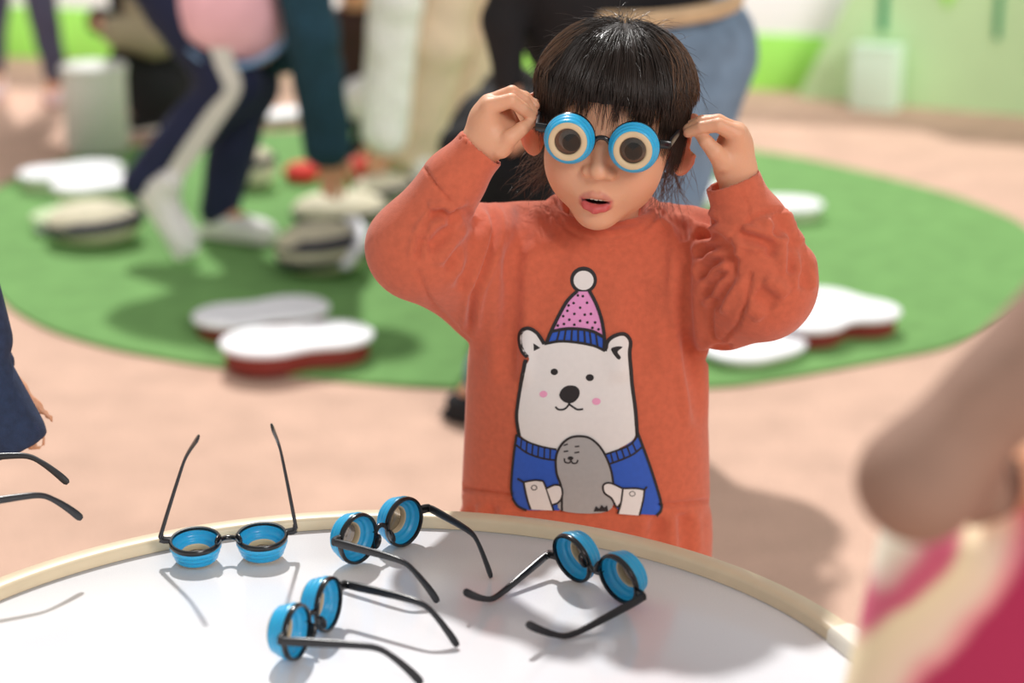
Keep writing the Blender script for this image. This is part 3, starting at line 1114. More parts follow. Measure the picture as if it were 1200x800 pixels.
fl = MB()
fl.box((0, 5.5, -.05), (9, 8.5, .05), 0)
tag(fl.build('floor', M['carpet'], smooth=False), 'peach beige speckled carpet floor', kind='structure')

# back wall runs slightly askew; its lower part is lime green
wa, wb = on(0, 66), on(960, 108)
wd = (wb - wa) / np.linalg.norm(wb - wa)
wn = np.array([wd[1], -wd[0], 0])                      # towards the room
wang = math.atan2(wd[1], wd[0])
WR = Matrix.Rotation(wang, 3, 'Z')
mid = (wa + wb) / 2
tag(MB().box(mid - wn * .06 + np.array([0, 0, .42]), (5.2, .05, .42), .004, WR).build('wall_back', M['wall'], smooth=False), 'low white back wall of the hall', kind='structure')
tag(MB().box(mid - wn * .004 + np.array([0, 0, .105]), (5.2, .005, .105), .002, WR).build('trim_1', M['lime'], smooth=False), 'lime green band along the foot of the back wall', kind='structure')

# pale green slanted board at right
pa, pb = on(934, 114), on(1200, 136)
pd = (pb - pa) / np.linalg.norm(pb - pa)
pn = np.array([-pd[1], pd[0], 0])
if pn[1] > 0: pn = -pn
board = empty('play_hill_panel', pa)
PR = np.stack([pd, [0, 0, 1], np.cross(pd, [0, 0, 1])], 1)


def panel_piece(name, outline, d0, d1, m, parent, base, label=None):
    b = MB()
    n = len(outline)
    v = [pd * x + np.array([0, 0, z]) + pn * d for d in (d0, d1) for x, z in outline]
    f = [tuple(range(n)), tuple(range(2 * n - 1, n - 1, -1))] + [(i, (i + 1) % n, n + (i + 1) % n, n + i) for i in range(n)]
    o = b.add(v, f).build(name, m, parent, smooth=False)
    if label: o['label'] = label
    return o


panel_piece('board', [(0, 0), (2.6, 0), (2.6, .76), (.36, .76)], 0, -.05, M['pale_green'], board, pa)


def on_panel(px, py):
    r = ray(px, py); o = np.array([0, 0, CAM_H])
    t = ((pa - o) @ pn) / (r @ pn)
    q = o + r * t
    return float((q - pa) @ pd), float(q[2])


for (x0, y0), (x1, y1) in (((1031, 36), (1044, -60)), ((1166, 45), (1179, -60))):
    a, b = on_panel(x0, y0), on_panel(x1, y1)
    panel_piece('strip', [(a[0], a[1]), (b[0], a[1]), (b[0], min(.75, b[1])), (a[0], min(.75, b[1]))], .0005, .012, M['dark_green'], board, pa, 'dark green upright strip')
a = on_panel(1110, 9)
panel_piece('triangle_badge', [(a[0], a[1]), (a[0] + .05, a[1] + .09), (a[0] - .05, a[1] + .09)], .0005, .008, M['lime'], board, pa, 'lime green triangle')
tag(board, 'pale green slanted panel with dark green strips standing at back right', 'panel')
q = on(1029, 131)
mb_ = MB().box((0, 0, .112), (.083, .06, .112), .008, Matrix.Rotation(math.atan2(pd[1], pd[0]), 3, 'Z'))
mb_.box((0, 0, .226), (.087, .064, .004), .002, Matrix.Rotation(math.atan2(pd[1], pd[0]), 3, 'Z'))
o = mb_.build('mint_box', M['mint']); o.location = q + np.array([0, .06, 0])
tag(o, 'pale mint upright box standing before the pale green panel', 'box')

# green rug
rug_px = [(16, 213), (-20, 238), (-42, 270), (-40, 312), (0, 350), (20, 368), (60, 389), (120, 408), (180, 420), (240, 430), (332, 441), (430, 451), (530, 457), (680, 460), (828, 456), (900, 448), (980, 434),
          (1060, 419), (1116, 406), (1180, 378), (1228, 340), (1230, 300), (1200, 268), (1160, 248), (1100, 227), (1020, 206), (940, 188), (880, 179), (800, 168), (700, 160), (600, 156), (480, 153), (330, 157), (200, 168), (90, 186)]
rp = spline([on(x, y, 0)[:2] for x, y in rug_px], 4, True)
rc = np.mean(rp, 0)
o = MB().prism([p - rc for p in rp], .0005, .010, .003).build('rug', M['rug']); o.location = (rc[0], rc[1], 0)
tag(o, 'big rounded green turf rug on the carpet behind the child', 'rug')
RZ = .010

# ================================================================== the round table
TC, TR, TZ = np.array([-.118, 1.438]), .448, .600
table = empty('round_table', (TC[0], TC[1], 0))
MB().lathe([(0, .570), (TR - .012, .570), (TR - .010, .572), (TR - .010, TZ - .001), (TR - .012, TZ), (0, TZ)], (0, 0, 0), 160, closed=False, axis='z').build('tabletop', M['laminate'], table, sharp=30)
MB().lathe([(TR - .024, TZ + .0004), (TR - .0232, TZ + .0085), (TR - .0215, TZ + .0112), (TR - .018, TZ + .0122), (TR - .006, TZ + .0122), (TR - .0015, TZ + .0105), (TR, TZ + .006), (TR, TZ - .030), (TR - .002, TZ - .034), (TR - .011, TZ - .034), (TR - .011, TZ + .0004)], (0, 0, 0), 200, axis='z').build('edge_rim', M['rim'], table, sharp=50)
jp = on(987, 742, TZ + .012)
ja = math.atan2(jp[1] - TC[1], jp[0] - TC[0])
jm = MB()
v, f = [], []
prof = [(TR - .026, TZ + .0003), (TR - .0250, TZ + .0100), (TR - .022, TZ + .0132), (TR - .005, TZ + .0138), (TR + .0008, TZ + .0115), (TR + .0016, TZ + .006), (TR + .0016, TZ - .034), (TR - .008, TZ - .034), (TR - .008, TZ + .0003)]
NS = 12
for i in range(NS + 1):
    t = ja - .075 + .105 * i / NS
    for r_, z_ in prof:
        v.append((r_ * math.cos(t), r_ * math.sin(t), z_))
n = len(prof)
for i in range(NS):
    for k in range(n):
        f.append((i * n + k, i * n + (k + 1) % n, (i + 1) * n + (k + 1) % n, (i + 1) * n + k))
f += [tuple(range(n)), tuple(NS * n + k for k in range(n))]
jm.add(v, f).build('rim_joint', M['rim_light'], table, sharp=40)['label'] = 'pale joint sleeve on the cream rim'
for k in range(4):
    t = math.pi / 4 + k * math.pi / 2
    x, y = .30 * math.cos(t), .30 * math.sin(t)
    MB().tube([(x, y, .575), (x * 1.04, y * 1.04, .03)], .016, 16).lathe([(0, .0), (.02, .0), (.022, .006), (.02, .03), (0, .03)], (x * 1.04, y * 1.04, 0), 16, closed=False, axis='z').build('leg', M['steel'], table)
tag(table, 'round white table with raised cream rim in the foreground', 'table')


# ================================================================== glasses on the table
def settle(g, z):
    bpy.context.view_layer.update()
    lo = 9
    for ch in [g] + list(g.children_recursive):
        if ch.type == 'MESH':
            W = ch.matrix_world
            lo = min(lo, min((W @ v.co).z for v in ch.data.vertices))
    g.location.z += z - lo


def rodr(r):
    v = Vector(r)
    return np.array(Matrix.Rotation(v.length, 3, v.normalized()))


ps = math.radians(8)
G1R = R3(pitch=math.radians(8)) @ np.array([[-math.cos(ps), 0, -math.sin(ps)], [-math.sin(ps), 0, math.cos(ps)], [0, 1, 0]])
specs = [
    (on(268, 634, TZ + .020), G1R, -.12, -.34, 'round blue glasses lying lens down, temples pointing up, at far left of the table'),
    ((-.1232, 1.7915, .6276), rodr((-.0312, -.0346, -2.2868)), -.2784, -.0983, 'round blue glasses standing nearest the table rim, left of the orange child'),
    ((-.1698, 1.596, .6276), rodr((.0149, .0529, 4.3544)), -.1764, -.1921, 'round blue glasses closest to the front edge, cups facing left'),
    ((.0749, 1.7024, .6269), rodr((-2.6627, 1.2359, -.1414)), -.1781, -.1162, 'round blue glasses lying upside down on the right of the table'),
]
for pos, R, a, b, lab in specs:
    g = place_glasses(False, pos, R, a, b, lab, .13 if R is G1R else 0)
    settle(g, TZ + .0006)
yw = math.radians(19)
G5R = R3(yaw=yw) @ np.array([[0, 1, 0], [-1, 0, 0], [0, 0, 1.]])
G5P = at(88, 586, 1.80) - G5R @ np.array([0, .119, -.025])
place_glasses(False, G5P, G5R, -.10, -.10, 'glasses held out at the left edge, only two black temple tips in view')


# ================================================================== cushions and pads on the rug
M['pad_white'] = mat('white_pad_cover', (244, 244, 248), .55, .02, 30, bump=.1, bscale=200)
M['pad_red'] = mat('dark_red_pad', (128, 40, 30), .7, .08, 20)
M['pad_green'] = mat('pale_green_pad', (196, 214, 168), .7, .06, 20)
M['cream_cloth'] = mat('cream_cloth', (222, 214, 186), .85, .06, 30, bump=.2)
M['charcoal_cloth'] = mat('charcoal_cloth', (66, 64, 74), .85, .10, 30, bump=.2)
M['red_cloth'] = mat('red_cloth', (222, 58, 48), .8, .06, 30)
PADS = 'white topped lobed floor pads'


def pad(name, lobes, zt, label, base_m='pad_red', top_m='pad_white', th=.05, group=PADS):
    """lobes: (px, py, r) of the upper face, r in metres; stands on the rug"""
    C = [on(x, y, zt) for x, y, r in lobes]
    c = np.mean(C, 0); c[2] = zt - th
    e = empty(name, c)
    lo = np.min([q - r for q, (_, _, r) in zip(C, lobes)], 0) - .03
    hi = np.max([q + r for q, (_, _, r) in zip(C, lobes)], 0) + .03
    lo[2], hi[2] = zt - th - .03, zt + .03
    for part, z0, z1, sh, m in (('base', zt - th, zt - .014, -.012, base_m), ('top_cover', zt - .016, zt, 0, top_m)):
        # outline as a 2-D smooth union of discs, extruded with rounded edges
        S = Sdf(lo, hi, .005)
        X = S.ax[0][:, None]; Y = S.ax[1][None, :]
        d = None
        for q, (_, _, r) in zip(C, lobes):
            k = np.sqrt((X - q[0]) ** 2 + (Y - q[1]) ** 2) - (r + sh)
            if d is None: d = k
            else:
                t = np.clip(.5 + .5 * (d - k) / .06, 0, 1)
                d = d + (k - d) * t - .06 * t * (1 - t)
        zz = S.ax[2][None, None, :]
        rr = .007
        a = d[:, :, None] + rr
        b = np.maximum(z0 - zz, zz - z1) + rr
        S.D = (np.sqrt(np.maximum(a, 0) ** 2 + np.maximum(b, 0) ** 2) + np.minimum(np.maximum(a, b), 0) - rr).astype(np.float32)
        V, F = S.mesh(3)
        mesh_obj(part, V, F, M[m], e, c)
    tag(e, label, 'floor pad', group)
    return e


pad('floor_pad', [(272, 366, .092), (340, 357, .092)], RZ + .05, 'white lobed pad with dark red base, behind another at rug front left')
pad('floor_pad', [(312, 397, .102), (386, 388, .098)], RZ + .06, 'white lobed pad nearest the front edge of the rug, left of child', th=.06)
pad('floor_pad', [(948, 372, .085), (962, 347, .088), (1011, 360, .088)], RZ + .055, 'white lobed pad with dark red sides right of the child', th=.055)
pad('floor_pad', [(868, 406, .085), (903, 398, .080)], RZ + .03, 'low white pad just below the right elbow of the orange child', base_m='pad_green', th=.03)
pad('floor_pad', [(893, 236, .085), (930, 236, .085)], RZ + .045, 'far white pad at rug back right, beside the child\'s raised sleeve', base_m='pad_green', th=.045)
pad('floor_pad', [(806, 226, .085), (838, 218, .075)], RZ + .05, 'far white pad glimpsed between child\'s face and cuff', base_m='pad_green')
pad('floor_pad', [(58, 200, .095), (108, 194, .095)], RZ + .05, 'white pad at rug back left in front of white stool', base_m='pad_green')
pad('floor_pad', [(96, 213, .090), (138, 208, .085)], RZ + .085, 'white pad lying partly over another, left of striped trouser leg', base_m='pad_green', th=.05)
pad('floor_pad', [(70, 250, .080), (100, 240, .080)], RZ + .045, 'pale green pad at the left, behind the cushion under the white shoe', base_m='pad_white', top_m='pad_green', th=.045)
pad('floor_pad', [(322, 133, .07), (344, 129, .07)], .04, 'tiny far white pad on the carpet behind the rug', base_m='pad_green', th=.04)


def cushion(px, py, r, h, label, tilt=0, bands=((-.28, .17), (.42, .20)), body='cream_cloth', strap=None):
    c = on(px, py, RZ); c[2] = RZ
    e = empty('pebble_cushion', c, (0, 0, tilt))
    rx, ry = r
    S = Sdf((-rx - .03, -ry - .03, -.02), (rx + .03, ry + .03, h + .03), .006)
    S.ell((0, 0, h / 2), (rx, ry, h / 2 + .004), None, 0)
    V, F = S.mesh(3)
    V[:, 2] = np.maximum(V[:, 2], 0)
    mesh_obj('cover', V, F, M[body], e)
    for zc, w in bands:
        P = []
        k = math.sqrt(max(.02, 1 - zc * zc))
        v, f = [], []
        n = 56
        for i in range(n):
            t = 2 * math.pi * i / n
            for j in range(5):
                z = zc + w * (j - 2) / 2
                kk = math.sqrt(max(.01, 1 - z * z)) * 1.03
                v.append((rx * kk * math.cos(t), ry * kk * math.sin(t), max(.002, h / 2 + (h / 2 + .005) * z + .010 * math.cos(t))))
        for i in range(n):
            m = (i + 1) % n
            for j in range(4):
                f.append((i * 5 + j, m * 5 + j, m * 5 + j + 1, i * 5 + j + 1))
        st = mesh_obj('band', v, f, M['charcoal_cloth'], e)
        sd = st.modifiers.new('thickness', 'SOLIDIFY'); sd.thickness = .003
    if strap:
        MB().tube([Vector(p) for p in strap], 0, 12, ([.018] * len(strap), [.006] * len(strap))).build('strap', M['pad_white'], e)
    tag(e, label, 'cushion', 'cream cushions with charcoal bands')
    return e


cushion(378, 318, (.118, .12), .125, 'cream cushion with two charcoal bands and white strap, left of child\'s elbow', -.2, strap=[(.085, -.10, .04), (.11, -.06, .085), (.10, .0, .115), (.06, .06, .128)])
cushion(112, 283, (.128, .12), .105, 'cream and charcoal cushion under the lifted white shoe', .1, bands=((.15, .28),))
cushion(400, 262, (.135, .12), .085, 'flat cream cushion touched by the teal sleeved hand', .15, bands=((-.2, .3),))
cushion(298, 219, (.068, .075), .12, 'small beige cushion behind the striped trouser legs', 0, bands=((.3, .18),))
cushion(452, 234, (.095, .085), .07, 'cream cushion under the hand of the person in white knit', .3, bands=((.15, .28),))
cushion(354, 212, (.055, .06), .055, 'small red cushion right of the striped trouser legs', 0, bands=(), body='red_cloth')
cushion(424, 213, (.050, .06), .075, 'small red cushion behind the teal sleeve', 0, bands=(), body='red_cloth')

# white round stool
M['stool'] = mat('white_stool', (226, 228, 220), .5, .03, 10)
q = on(108, 188)
st = empty('round_stool', q + np.array([0, .10, .004 + RZ]))
MB().lathe([(0, 0), (.098, 0), (.102, .006), (.102, .250), (.098, .254), (0, .254)], (0, 0, 0), 48, closed=False, axis='z').build('drum', M['stool'], st)
MB().lathe([(0, .254), (.104, .254), (.108, .260), (.108, .272), (.102, .278), (0, .280)], (0, 0, 0), 48, closed=False, axis='z').build('seat', M['stool'], st)
tag(st, 'white drum shaped stool behind the pads at left', 'stool')

# ================================================================== other people (heads and shoulders reach above the frame)
def hand_sdf(S, wr, tip, side, k=1.0, curl=.35, h=.0):
    """palm with four fingers and a thumb; side = direction from little finger to thumb"""
    wr, tip = np.asarray(wr, float), np.asarray(tip, float)
    L = np.linalg.norm(tip - wr)
    d = (tip - wr) / L
    l = np.asarray(side, float); l = l - d * (l @ d); l /= np.linalg.norm(l)
    n = np.cross(d, l)
    f = L / .17
    for i, (o, q) in enumerate(((.030, .92), (.010, 1.0), (-.010, .95), (-.028, .78))):
        a = wr + d * .075 * f + l * o * f
        b = a + (d + n * curl * .3) * .045 * q * f
        c = b + (d * .8 + n * curl) * .040 * q * f
        S.cap(wr + l * o * .4 * f, a, .014 * f, .0105 * f, k=.01)
        S.chain([a, b, c], [.0100 * f, .0088 * f, .0070 * f], k=.002)
    a = wr + d * .020 * f + l * .022 * f
    S.chain([a, a + (d * .6 + l * .7) * .035 * f, a + (d * 1.2 + l * .85 + n * .2) * .058 * f], [.0135 * f, .0105 * f, .0080 * f], k=.006)


def shoe(parent, base, ankle, toe, m_up, m_sole, k=1.0, up=(0, 0, 1)):
    ankle, toe = np.asarray(ankle, float), np.asarray(toe, float)
    d = toe - ankle; u = np.asarray(up, float)
    if ankle[2] < .17:
        d[2] = 0; toe = toe + u * .006
    d0 = d - u * (d @ u)
    # heel sits below the ankle; sole line runs heel -> toe
    L = .23 * k
    ax = d / np.linalg.norm(d)
    s = np.cross(u, ax); s /= np.linalg.norm(s)
    n = np.cross(ax, s)
    R = np.stack([ax, s, n], 1)
    heel = toe - ax * L
    c = heel + ax * L * .5
    lo, hi = c - .22 * k, c + .22 * k
    S = Sdf(lo, hi, .005)
    S.ell(heel + ax * .055 * k + n * .040 * k, (.055 * k, .036 * k, .040 * k), R, .01)
    S.ell(c + ax * .015 * k + n * .028 * k, (.10 * k, .041 * k, .034 * k), R, .03)
    S.ell(toe - ax * .055 * k + n * .022 * k, (.055 * k, .042 * k, .026 * k), R, .02)
    S.cap(heel + ax * .055 * k + n * .05 * k, heel + ax * .05 * k + n * .082 * k, .038 * k, .036 * k, k=.015)
    S.box(c - n * .05 * k, (.2 * k, .1 * k, .05 * k), R, .002, .004, 's')
    V, F = S.mesh(2)
    u_ = mesh_obj('shoe', V, F, m_up, parent, base)
    S = Sdf(lo, hi, .004)
    S.box(c + n * .006 * k, (L * .5, .040 * k, .011 * k), R, .010 * k, .01)
    V, F = S.mesh(2)
    mesh_obj('sole', V, F, m_sole, u_, base)
    return u_


def bounds(pts, m):
    P = np.array(pts)
    return P.min(0) - m, P.max(0) + m


M['hair2'] = mat('black_hair', (28, 22, 20), .4, .2, 40)
M['white_shoe'] = mat('white_shoe', (236, 234, 230), .6, .04, 30)
M['sole'] = mat('pale_sole', (226, 222, 214), .7, .04, 30)
M['black_cloth'] = mat('black_cloth', (22, 22, 26), .9, .12, 40, bump=.3)
M['skin_plain'] = mat('plain_skin', SKIN, .5, .05, 40, sss=.08)


def figure(J, label, top, legs, sleeve=1.0, k=1.0, shoes=('white_shoe', 'sole'), leg_r=(.082, .058, .045), torso_r=(.145, .12), arm_r=(.052, .042), hair='hair2', face=(0, -1, 0), names=('top', 'trousers'), h=.0065, sides=None, skin='skin_plain', waist=None):
    """J: world joints.  Body = one continuous surface; clothes, hair and shoes are children."""
    for a in 'lr':
        J['a' + a] = np.array([*J['a' + a][:2], max(J['a' + a][2], .080 * k + RZ)])
    base = np.array([J['pelvis'][0], J['pelvis'][1], 0])
    pts = [v for v in J.values()]
    lo, hi = bounds(pts, .20)
    lo[2] = max(lo[2], -.02)
    S = Sdf(lo, hi, h)
    C, P = J['chest'], J['pelvis']
    S.cap(P, C, .105 * k, .110 * k, k=.03)
    S.cap(J['sl'], J['sr'], .050 * k, k=.04)
    f = np.asarray(face, float); f = f / np.linalg.norm(f)
    hc = J['head']
    S.cap(C, J['neck'], .06 * k, .05 * k, k=.03)
    S.cap(J['neck'], hc, .048 * k, .05 * k, k=.02)
    s_ = np.cross(f, (0, 0, 1)); s_ /= np.linalg.norm(s_)
    u_ = np.cross(s_, f)
    RF = np.stack([s_, f, u_], 1)
    q = lambda x, y, z: hc + RF @ (np.array([x, y, z]) * k)
    S.ell(q(0, -.01, .03), np.array([.074, .092, .085]) * k, RF, .01)
    S.ell(q(0, .02, -.04), np.array([.058, .068, .062]) * k, RF, .03)
    S.ell(q(0, .055, -.088), np.array([.022, .020, .016]) * k, RF, .02)
    S.cap(q(0, .088, .0), q(0, .102, -.028), .008 * k, .011 * k, k=.012)
    for s in (-1, 1):
        S.ell(q(s * .030, .092, .008), np.array([.016, .012, .009]) * k, RF, .008, 's')
        S.ell(q(s * .076, -.005, -.008), np.array([.008, .018, .030]) * k, RF, .006)
    S.cap(q(-.018, .083, -.058), q(.018, .083, -.058), .005 * k, k=.006)
    for a in 'lr':
        S.chain([J['s' + a], J['e' + a], J['w' + a]], [arm_r[0] * .85 * k, min(.036, arm_r[0] * .8) * k, min(.025, arm_r[1] * .75) * k], k=.02)
        sd = (sides or {}).get(a, f)
        hand_sdf(S, J['w' + a], J['t' + a], sd, k)
        S.chain([J['h' + a], J['k' + a], J['a' + a]], [.075 * k, .050 * k, .034 * k], k=.03)
        S.cap(J['a' + a], J['o' + a] * .7 + J['a' + a] * .3, .032 * k, .024 * k, k=.02)
    V, F = S.mesh(2)
    body = mesh_obj('person', V, F, M[skin], None, base)
    body.location = base
    tag(body, label, 'person')
    # trousers
    S = Sdf(lo, hi, h)
    mid = (J['hl'] + J['hr']) / 2
    for a in 'lr':
        S.chain([J['h' + a], J['k' + a], J['a' + a] * .99 + J['k' + a] * .01], [leg_r[0] * 1.12 * k, leg_r[1] * 1.15 * k, leg_r[2] * k], k=.03)
    S.cap(P, mid, torso_r[1] * .98 * k, torso_r[1] * k, k=.05)
    V, F = S.mesh(2)
    from mathutils import noise
    N = normals(V, F)
    V = V + N * (np.array([noise.noise(Vector(v * 14)) for v in V]) * .006)[:, None]
    tr = mesh_obj(names[1], V, F, M[legs], body, base)
    # top
    S = Sdf(lo, hi, h)
    S.cap(P * .8 + C * .2, C, torso_r[0] * k, torso_r[0] * k, k=.04)
    if waist is not None:
        S.cap(waist[0], C, waist[1], torso_r[0] * .9 * k, k=.04)
    S.cap(J['sl'], J['sr'], .066 * k, k=.05)
    for a in 'lr':
        e = J['e' + a] + (J['w' + a] - J['e' + a]) * sleeve
        S.chain([J['s' + a], J['e' + a], e], [arm_r[0] * 1.15 * k, arm_r[0] * k, arm_r[1] * k], k=.025)
        dd = (J['w' + a] - J['e' + a]); dd /= np.linalg.norm(dd)
        S.cap(e + dd * .03, e - dd * .012, .030 * k, .028 * k, k=.003, op='s')
    S.cap(J['neck'] + (J['head'] - J['neck']) * .3, J['head'], .06 * k, .10 * k, k=.01, op='s')
    V, F = S.mesh(2)
    N = normals(V, F)
    V = V + N * (np.array([noise.noise(Vector(v * 16)) for v in V]) * .006)[:, None]
    tp = mesh_obj(names[0], V, F, M[top], body, base)
    # hair
    S = Sdf(hc - .2 * k, hc + .2 * k, .006)
    S.ell(q(0, -.018, .036), np.array([.084, .098, .092]) * k, RF, .01)
    S.ell(q(0, -.06, -.04), np.array([.070, .050, .070]) * k, RF, .03)
    S.box(q(0, .09, -.06), np.array([.066, .07, .10]) * k, RF, .02, .01, 's')
    V, F = S.mesh(2)
    mesh_obj('hair', V, F, M[hair], body, base)
    for a in 'lr':
        shoe(body, base, J['a' + a], J['o' + a], M[shoes[0]], M[shoes[1]], k)
    return body, base, tr, tp


A3 = at
M['navy'] = mat('navy_track_cloth', (22, 30, 64), .8, .12, 40, bump=.2)
M['stripe'] = mat('white_stripe', (222, 220, 212), .7, .05, 30)
M['teal_plaid'] = mat('teal_plaid', (24, 62, 78), .9, .30, 55, bump=.2, stretch=(1, 1, 2.2))
M['pink_smock'] = mat('pink_smock', (248, 190, 200), .8, .10, 18, bump=.2)
M['blue_trim'] = mat('pale_blue_trim', (140, 178, 222), .8, .05, 30)
M['white_knit'] = mat('white_knit', (246, 244, 238), .95, .12, 60, bump=.5, bscale=120)
M['beige_wide'] = mat('beige_trousers', (228, 204, 178), .9, .10, 20, bump=.2)
M['jeans'] = mat('blue_jeans', (112, 136, 160), .9, .22, 18, bump=.3, bscale=500)
M['belt'] = mat('tan_belt', (196, 170, 134), .6, .08, 30)
M['taupe'] = mat('taupe_cloth', (150, 138, 112), .9, .12, 30)
M['legging'] = mat('charcoal_legging', (70, 70, 92), .9, .1, 30)
M['pink_shoe'] = mat('pink_shoe', (236, 210, 212), .6, .05, 30)
M['denim'] = mat('dark_denim', (38, 54, 84), .85, .20, 120, bump=.5, bscale=700)
M['brown_sleeve'] = mat('taupe_sleeve', (158, 126, 110), .9, .08, 30, bump=.2)
M['grey_cloth'] = mat('grey_cloth', (120, 120, 126), .9, .1, 30)

# --- person in navy track trousers and pink smock
Y = 5.30
J = dict(pelvis=A3(170, -60, Y), hl=A3(178, -45, Y - .06), hr=A3(215, -55, Y + .10), kl=A3(272, 98, Y - .10), kr=A3(292, 95, Y + .08), al=A3(166, 214, Y - .10), ar=A3(256, 252, Y + .06),
         ol=on(220, 303, RZ + .01), orr=None)
del J['orr']
J['or'] = on(322, 286, RZ + .006)
J.update(chest=A3(300, -130, Y), neck=A3(350, -150, Y), head=A3(400, -160, Y - .02), sl=A3(335, -110, Y - .14), sr=A3(335, -140, Y + .14), el=A3(366, 40, Y - .16), er=A3(300, 20, Y + .16),
         wl=A3(384, 172, Y - .12), wr=A3(330, 60, Y + .05), tl=A3(394, 238, Y - .10), tr=A3(360, 85, Y))
b, bs_, tr, tp = figure(J, 'person in navy track trousers and pink smock bending down, walking across the rug', 'teal_plaid', 'navy', leg_r=(.088, .066, .052), arm_r=(.066, .064), sleeve=.98, face=(1, -.1, -.4), names=('plaid_shirt', 'track_trousers'))
for s, du in ((-1, -.016), (0, 0), (1, .016)):
    pts = spline([A3(248 + s * 7, 20, Y - .17), A3(262 + s * 8, 70, Y - .175), A3(272 + s * 7, 104, Y - .180), A3(250 + s * 7, 138 + s * 3, Y - .172), A3(218 + s * 7, 185 + s * 3, Y - .163), A3(192 + s * 6, 226 + s * 3, Y - .152)], 8)
    MB().tube([p - bs_ for p in pts], 0, 10, ([.0085] * len(pts), [.004] * len(pts)), up=(0, -1, 0)).build('side_stripe', M['stripe'], tr)
# smock: a hanging panel with a bound hem
S = Sdf(A3(275, 0, Y) - np.array([.25, .25, .16]), A3(275, 0, Y) + np.array([.25, .25, .45]), .0065)
S.ell(A3(267, 8, Y - .03), (.172, .17, .168), R3(roll=.2), .02)
S.cap(A3(270, -20, Y - .02), A3(300, -110, Y - .02), .145, .15, k=.05)
V, F = S.mesh(2)
sm_ = mesh_obj('smock', V, F, M['pink_smock'], b, bs_)
hem = spline([A3(199, -8, Y - .10), A3(204, 22, Y - .13), A3(218, 52, Y - .15), A3(240, 72, Y - .16), A3(268, 78, Y - .165), A3(300, 72, Y - .16), A3(328, 54, Y - .14), A3(342, 30, Y - .11)], 6)
MB().tube([p - bs_ for p in hem], .008, 10).build('hem_trim', M['blue_trim'], sm_)

# --- person in white knit and beige wide trousers
Y = 6.15
J = dict(pelvis=A3(556, -120, Y + .05), hl=A3(540, -105, Y - .06), hr=A3(576, -110, Y + .10), kl=A3(512, 50, Y - .10), kr=A3(566, 45, Y + .08), al=A3(484, 178, Y - .02), ar=A3(532, 170, Y + .10),
         ol=on(462, 196, RZ + .005), chest=A3(490, -185, Y - .05), neck=A3(455, -200, Y - .05), head=A3(415, -205, Y - .08), sl=A3(474, -160, Y - .20), sr=A3(480, -190, Y + .12), el=A3(463, 0, Y - .24), er=A3(520, -60, Y + .2),
         wl=A3(450, 160, Y - .22), wr=A3(540, 30, Y + .16), tl=A3(438, 216, Y - .22), tr=A3(548, 80, Y + .14))
J['or'] = on(510, 190, RZ + .005)
figure(J, 'person in white knit top and wide beige trousers reaching down to a cushion', 'white_knit', 'beige_wide', leg_r=(.085, .080, .082), arm_r=(.076, .070), face=(-1, -.1, -.4), names=('knit_top', 'wide_trousers'), sleeve=.96)

# --- person in jeans and black top
Y = 3.90
J = dict(pelvis=A3(766, 118, Y), hl=A3(722, 70, Y - .07), hr=A3(806, 62, Y + .07), kl=A3(712, 268, Y - .10), kr=A3(770, 215, Y - .02), al=A3(575, 440, Y - .03), ar=A3(722, 400, Y + .12),
         ol=on(527, 486, .004), chest=A3(655, -85, Y), neck=A3(585, -150, Y), head=A3(510, -210, Y - .02), sl=A3(615, -70, Y - .12), sr=A3(625, -100, Y + .13), el=A3(589, 20, Y - .12), er=A3(690, 20, Y + .16),
         wl=A3(598, 118, Y - .10), wr=A3(700, 100, Y + .10), tl=A3(606, 190, Y - .08), tr=A3(705, 150, Y + .08))
J['or'] = on(650, 425, RZ + .005)
b, bs_, tr, tp = figure(J, 'person in blue jeans and black top stooping behind the child', 'black_cloth', 'jeans', leg_r=(.122, .082, .058), torso_r=(.168, .150), arm_r=(.034, .030), face=(-1, -.1, -.5), names=('black_top', 'jeans'), shoes=('black_cloth', 'black_cloth'), sleeve=.95, waist=(A3(742, -52, Y), .168))
# cream hem band round the waist
W0, W1 = A3(636, 2, Y), A3(868, -4, Y)
c_ = (W0 + W1) / 2; hw = np.linalg.norm(W1 - W0) / 2
ring = [c_ - bs_ + np.array([hw * 1.0 * math.cos(t), (hw - .004) * math.sin(t), .010 * math.cos(t) + .012 * math.sin(t)]) for t in np.linspace(0, 2 * math.pi, 41)]
bt = MB()
bt.tube(ring, 0, 10, ([.006] * 41, [.016] * 41))
bt.build('hem_band', M['belt'], tp)
pk = MB()
for x, y in ((820, 78), (772, 82)):
    p = A3(x, y, Y - .190) - bs_
    pk.box(p, (.055, .004, .055), .004)

# --- child in black crouching behind
Y = 4.55
J = dict(pelvis=A3(598, 225, Y + .05), hl=A3(582, 228, Y - .05), hr=A3(616, 228, Y + .06), kl=A3(545, 175, Y - .12), kr=A3(572, 170, Y + .02), al=A3(565, 285, Y - .1), ar=A3(590, 285, Y + .05),
         ol=on(525, 312, RZ + .005), chest=A3(592, 168, Y + .05), neck=A3(582, 148, Y + .04), head=A3(566, 126, Y + .30), sl=A3(572, 168, Y - .05), sr=A3(606, 166, Y + .14), el=A3(556, 215, Y - .12), er=A3(600, 210, Y + .2),
         wl=A3(530, 235, Y - .14), wr=A3(570, 235, Y + .2), tl=A3(508, 240, Y - .14), tr=A3(545, 240, Y + .2))
J['head'] = A3(600, 130, Y + .12)
J['or'] = on(560, 312, RZ + .005)
figure(J, 'child in black clothes crouching low, half hidden behind the raised hand', 'black_cloth', 'black_cloth', k=.8, face=(-1, -.2, -.6), shoes=('black_cloth', 'black_cloth'), torso_r=(.17, .17))

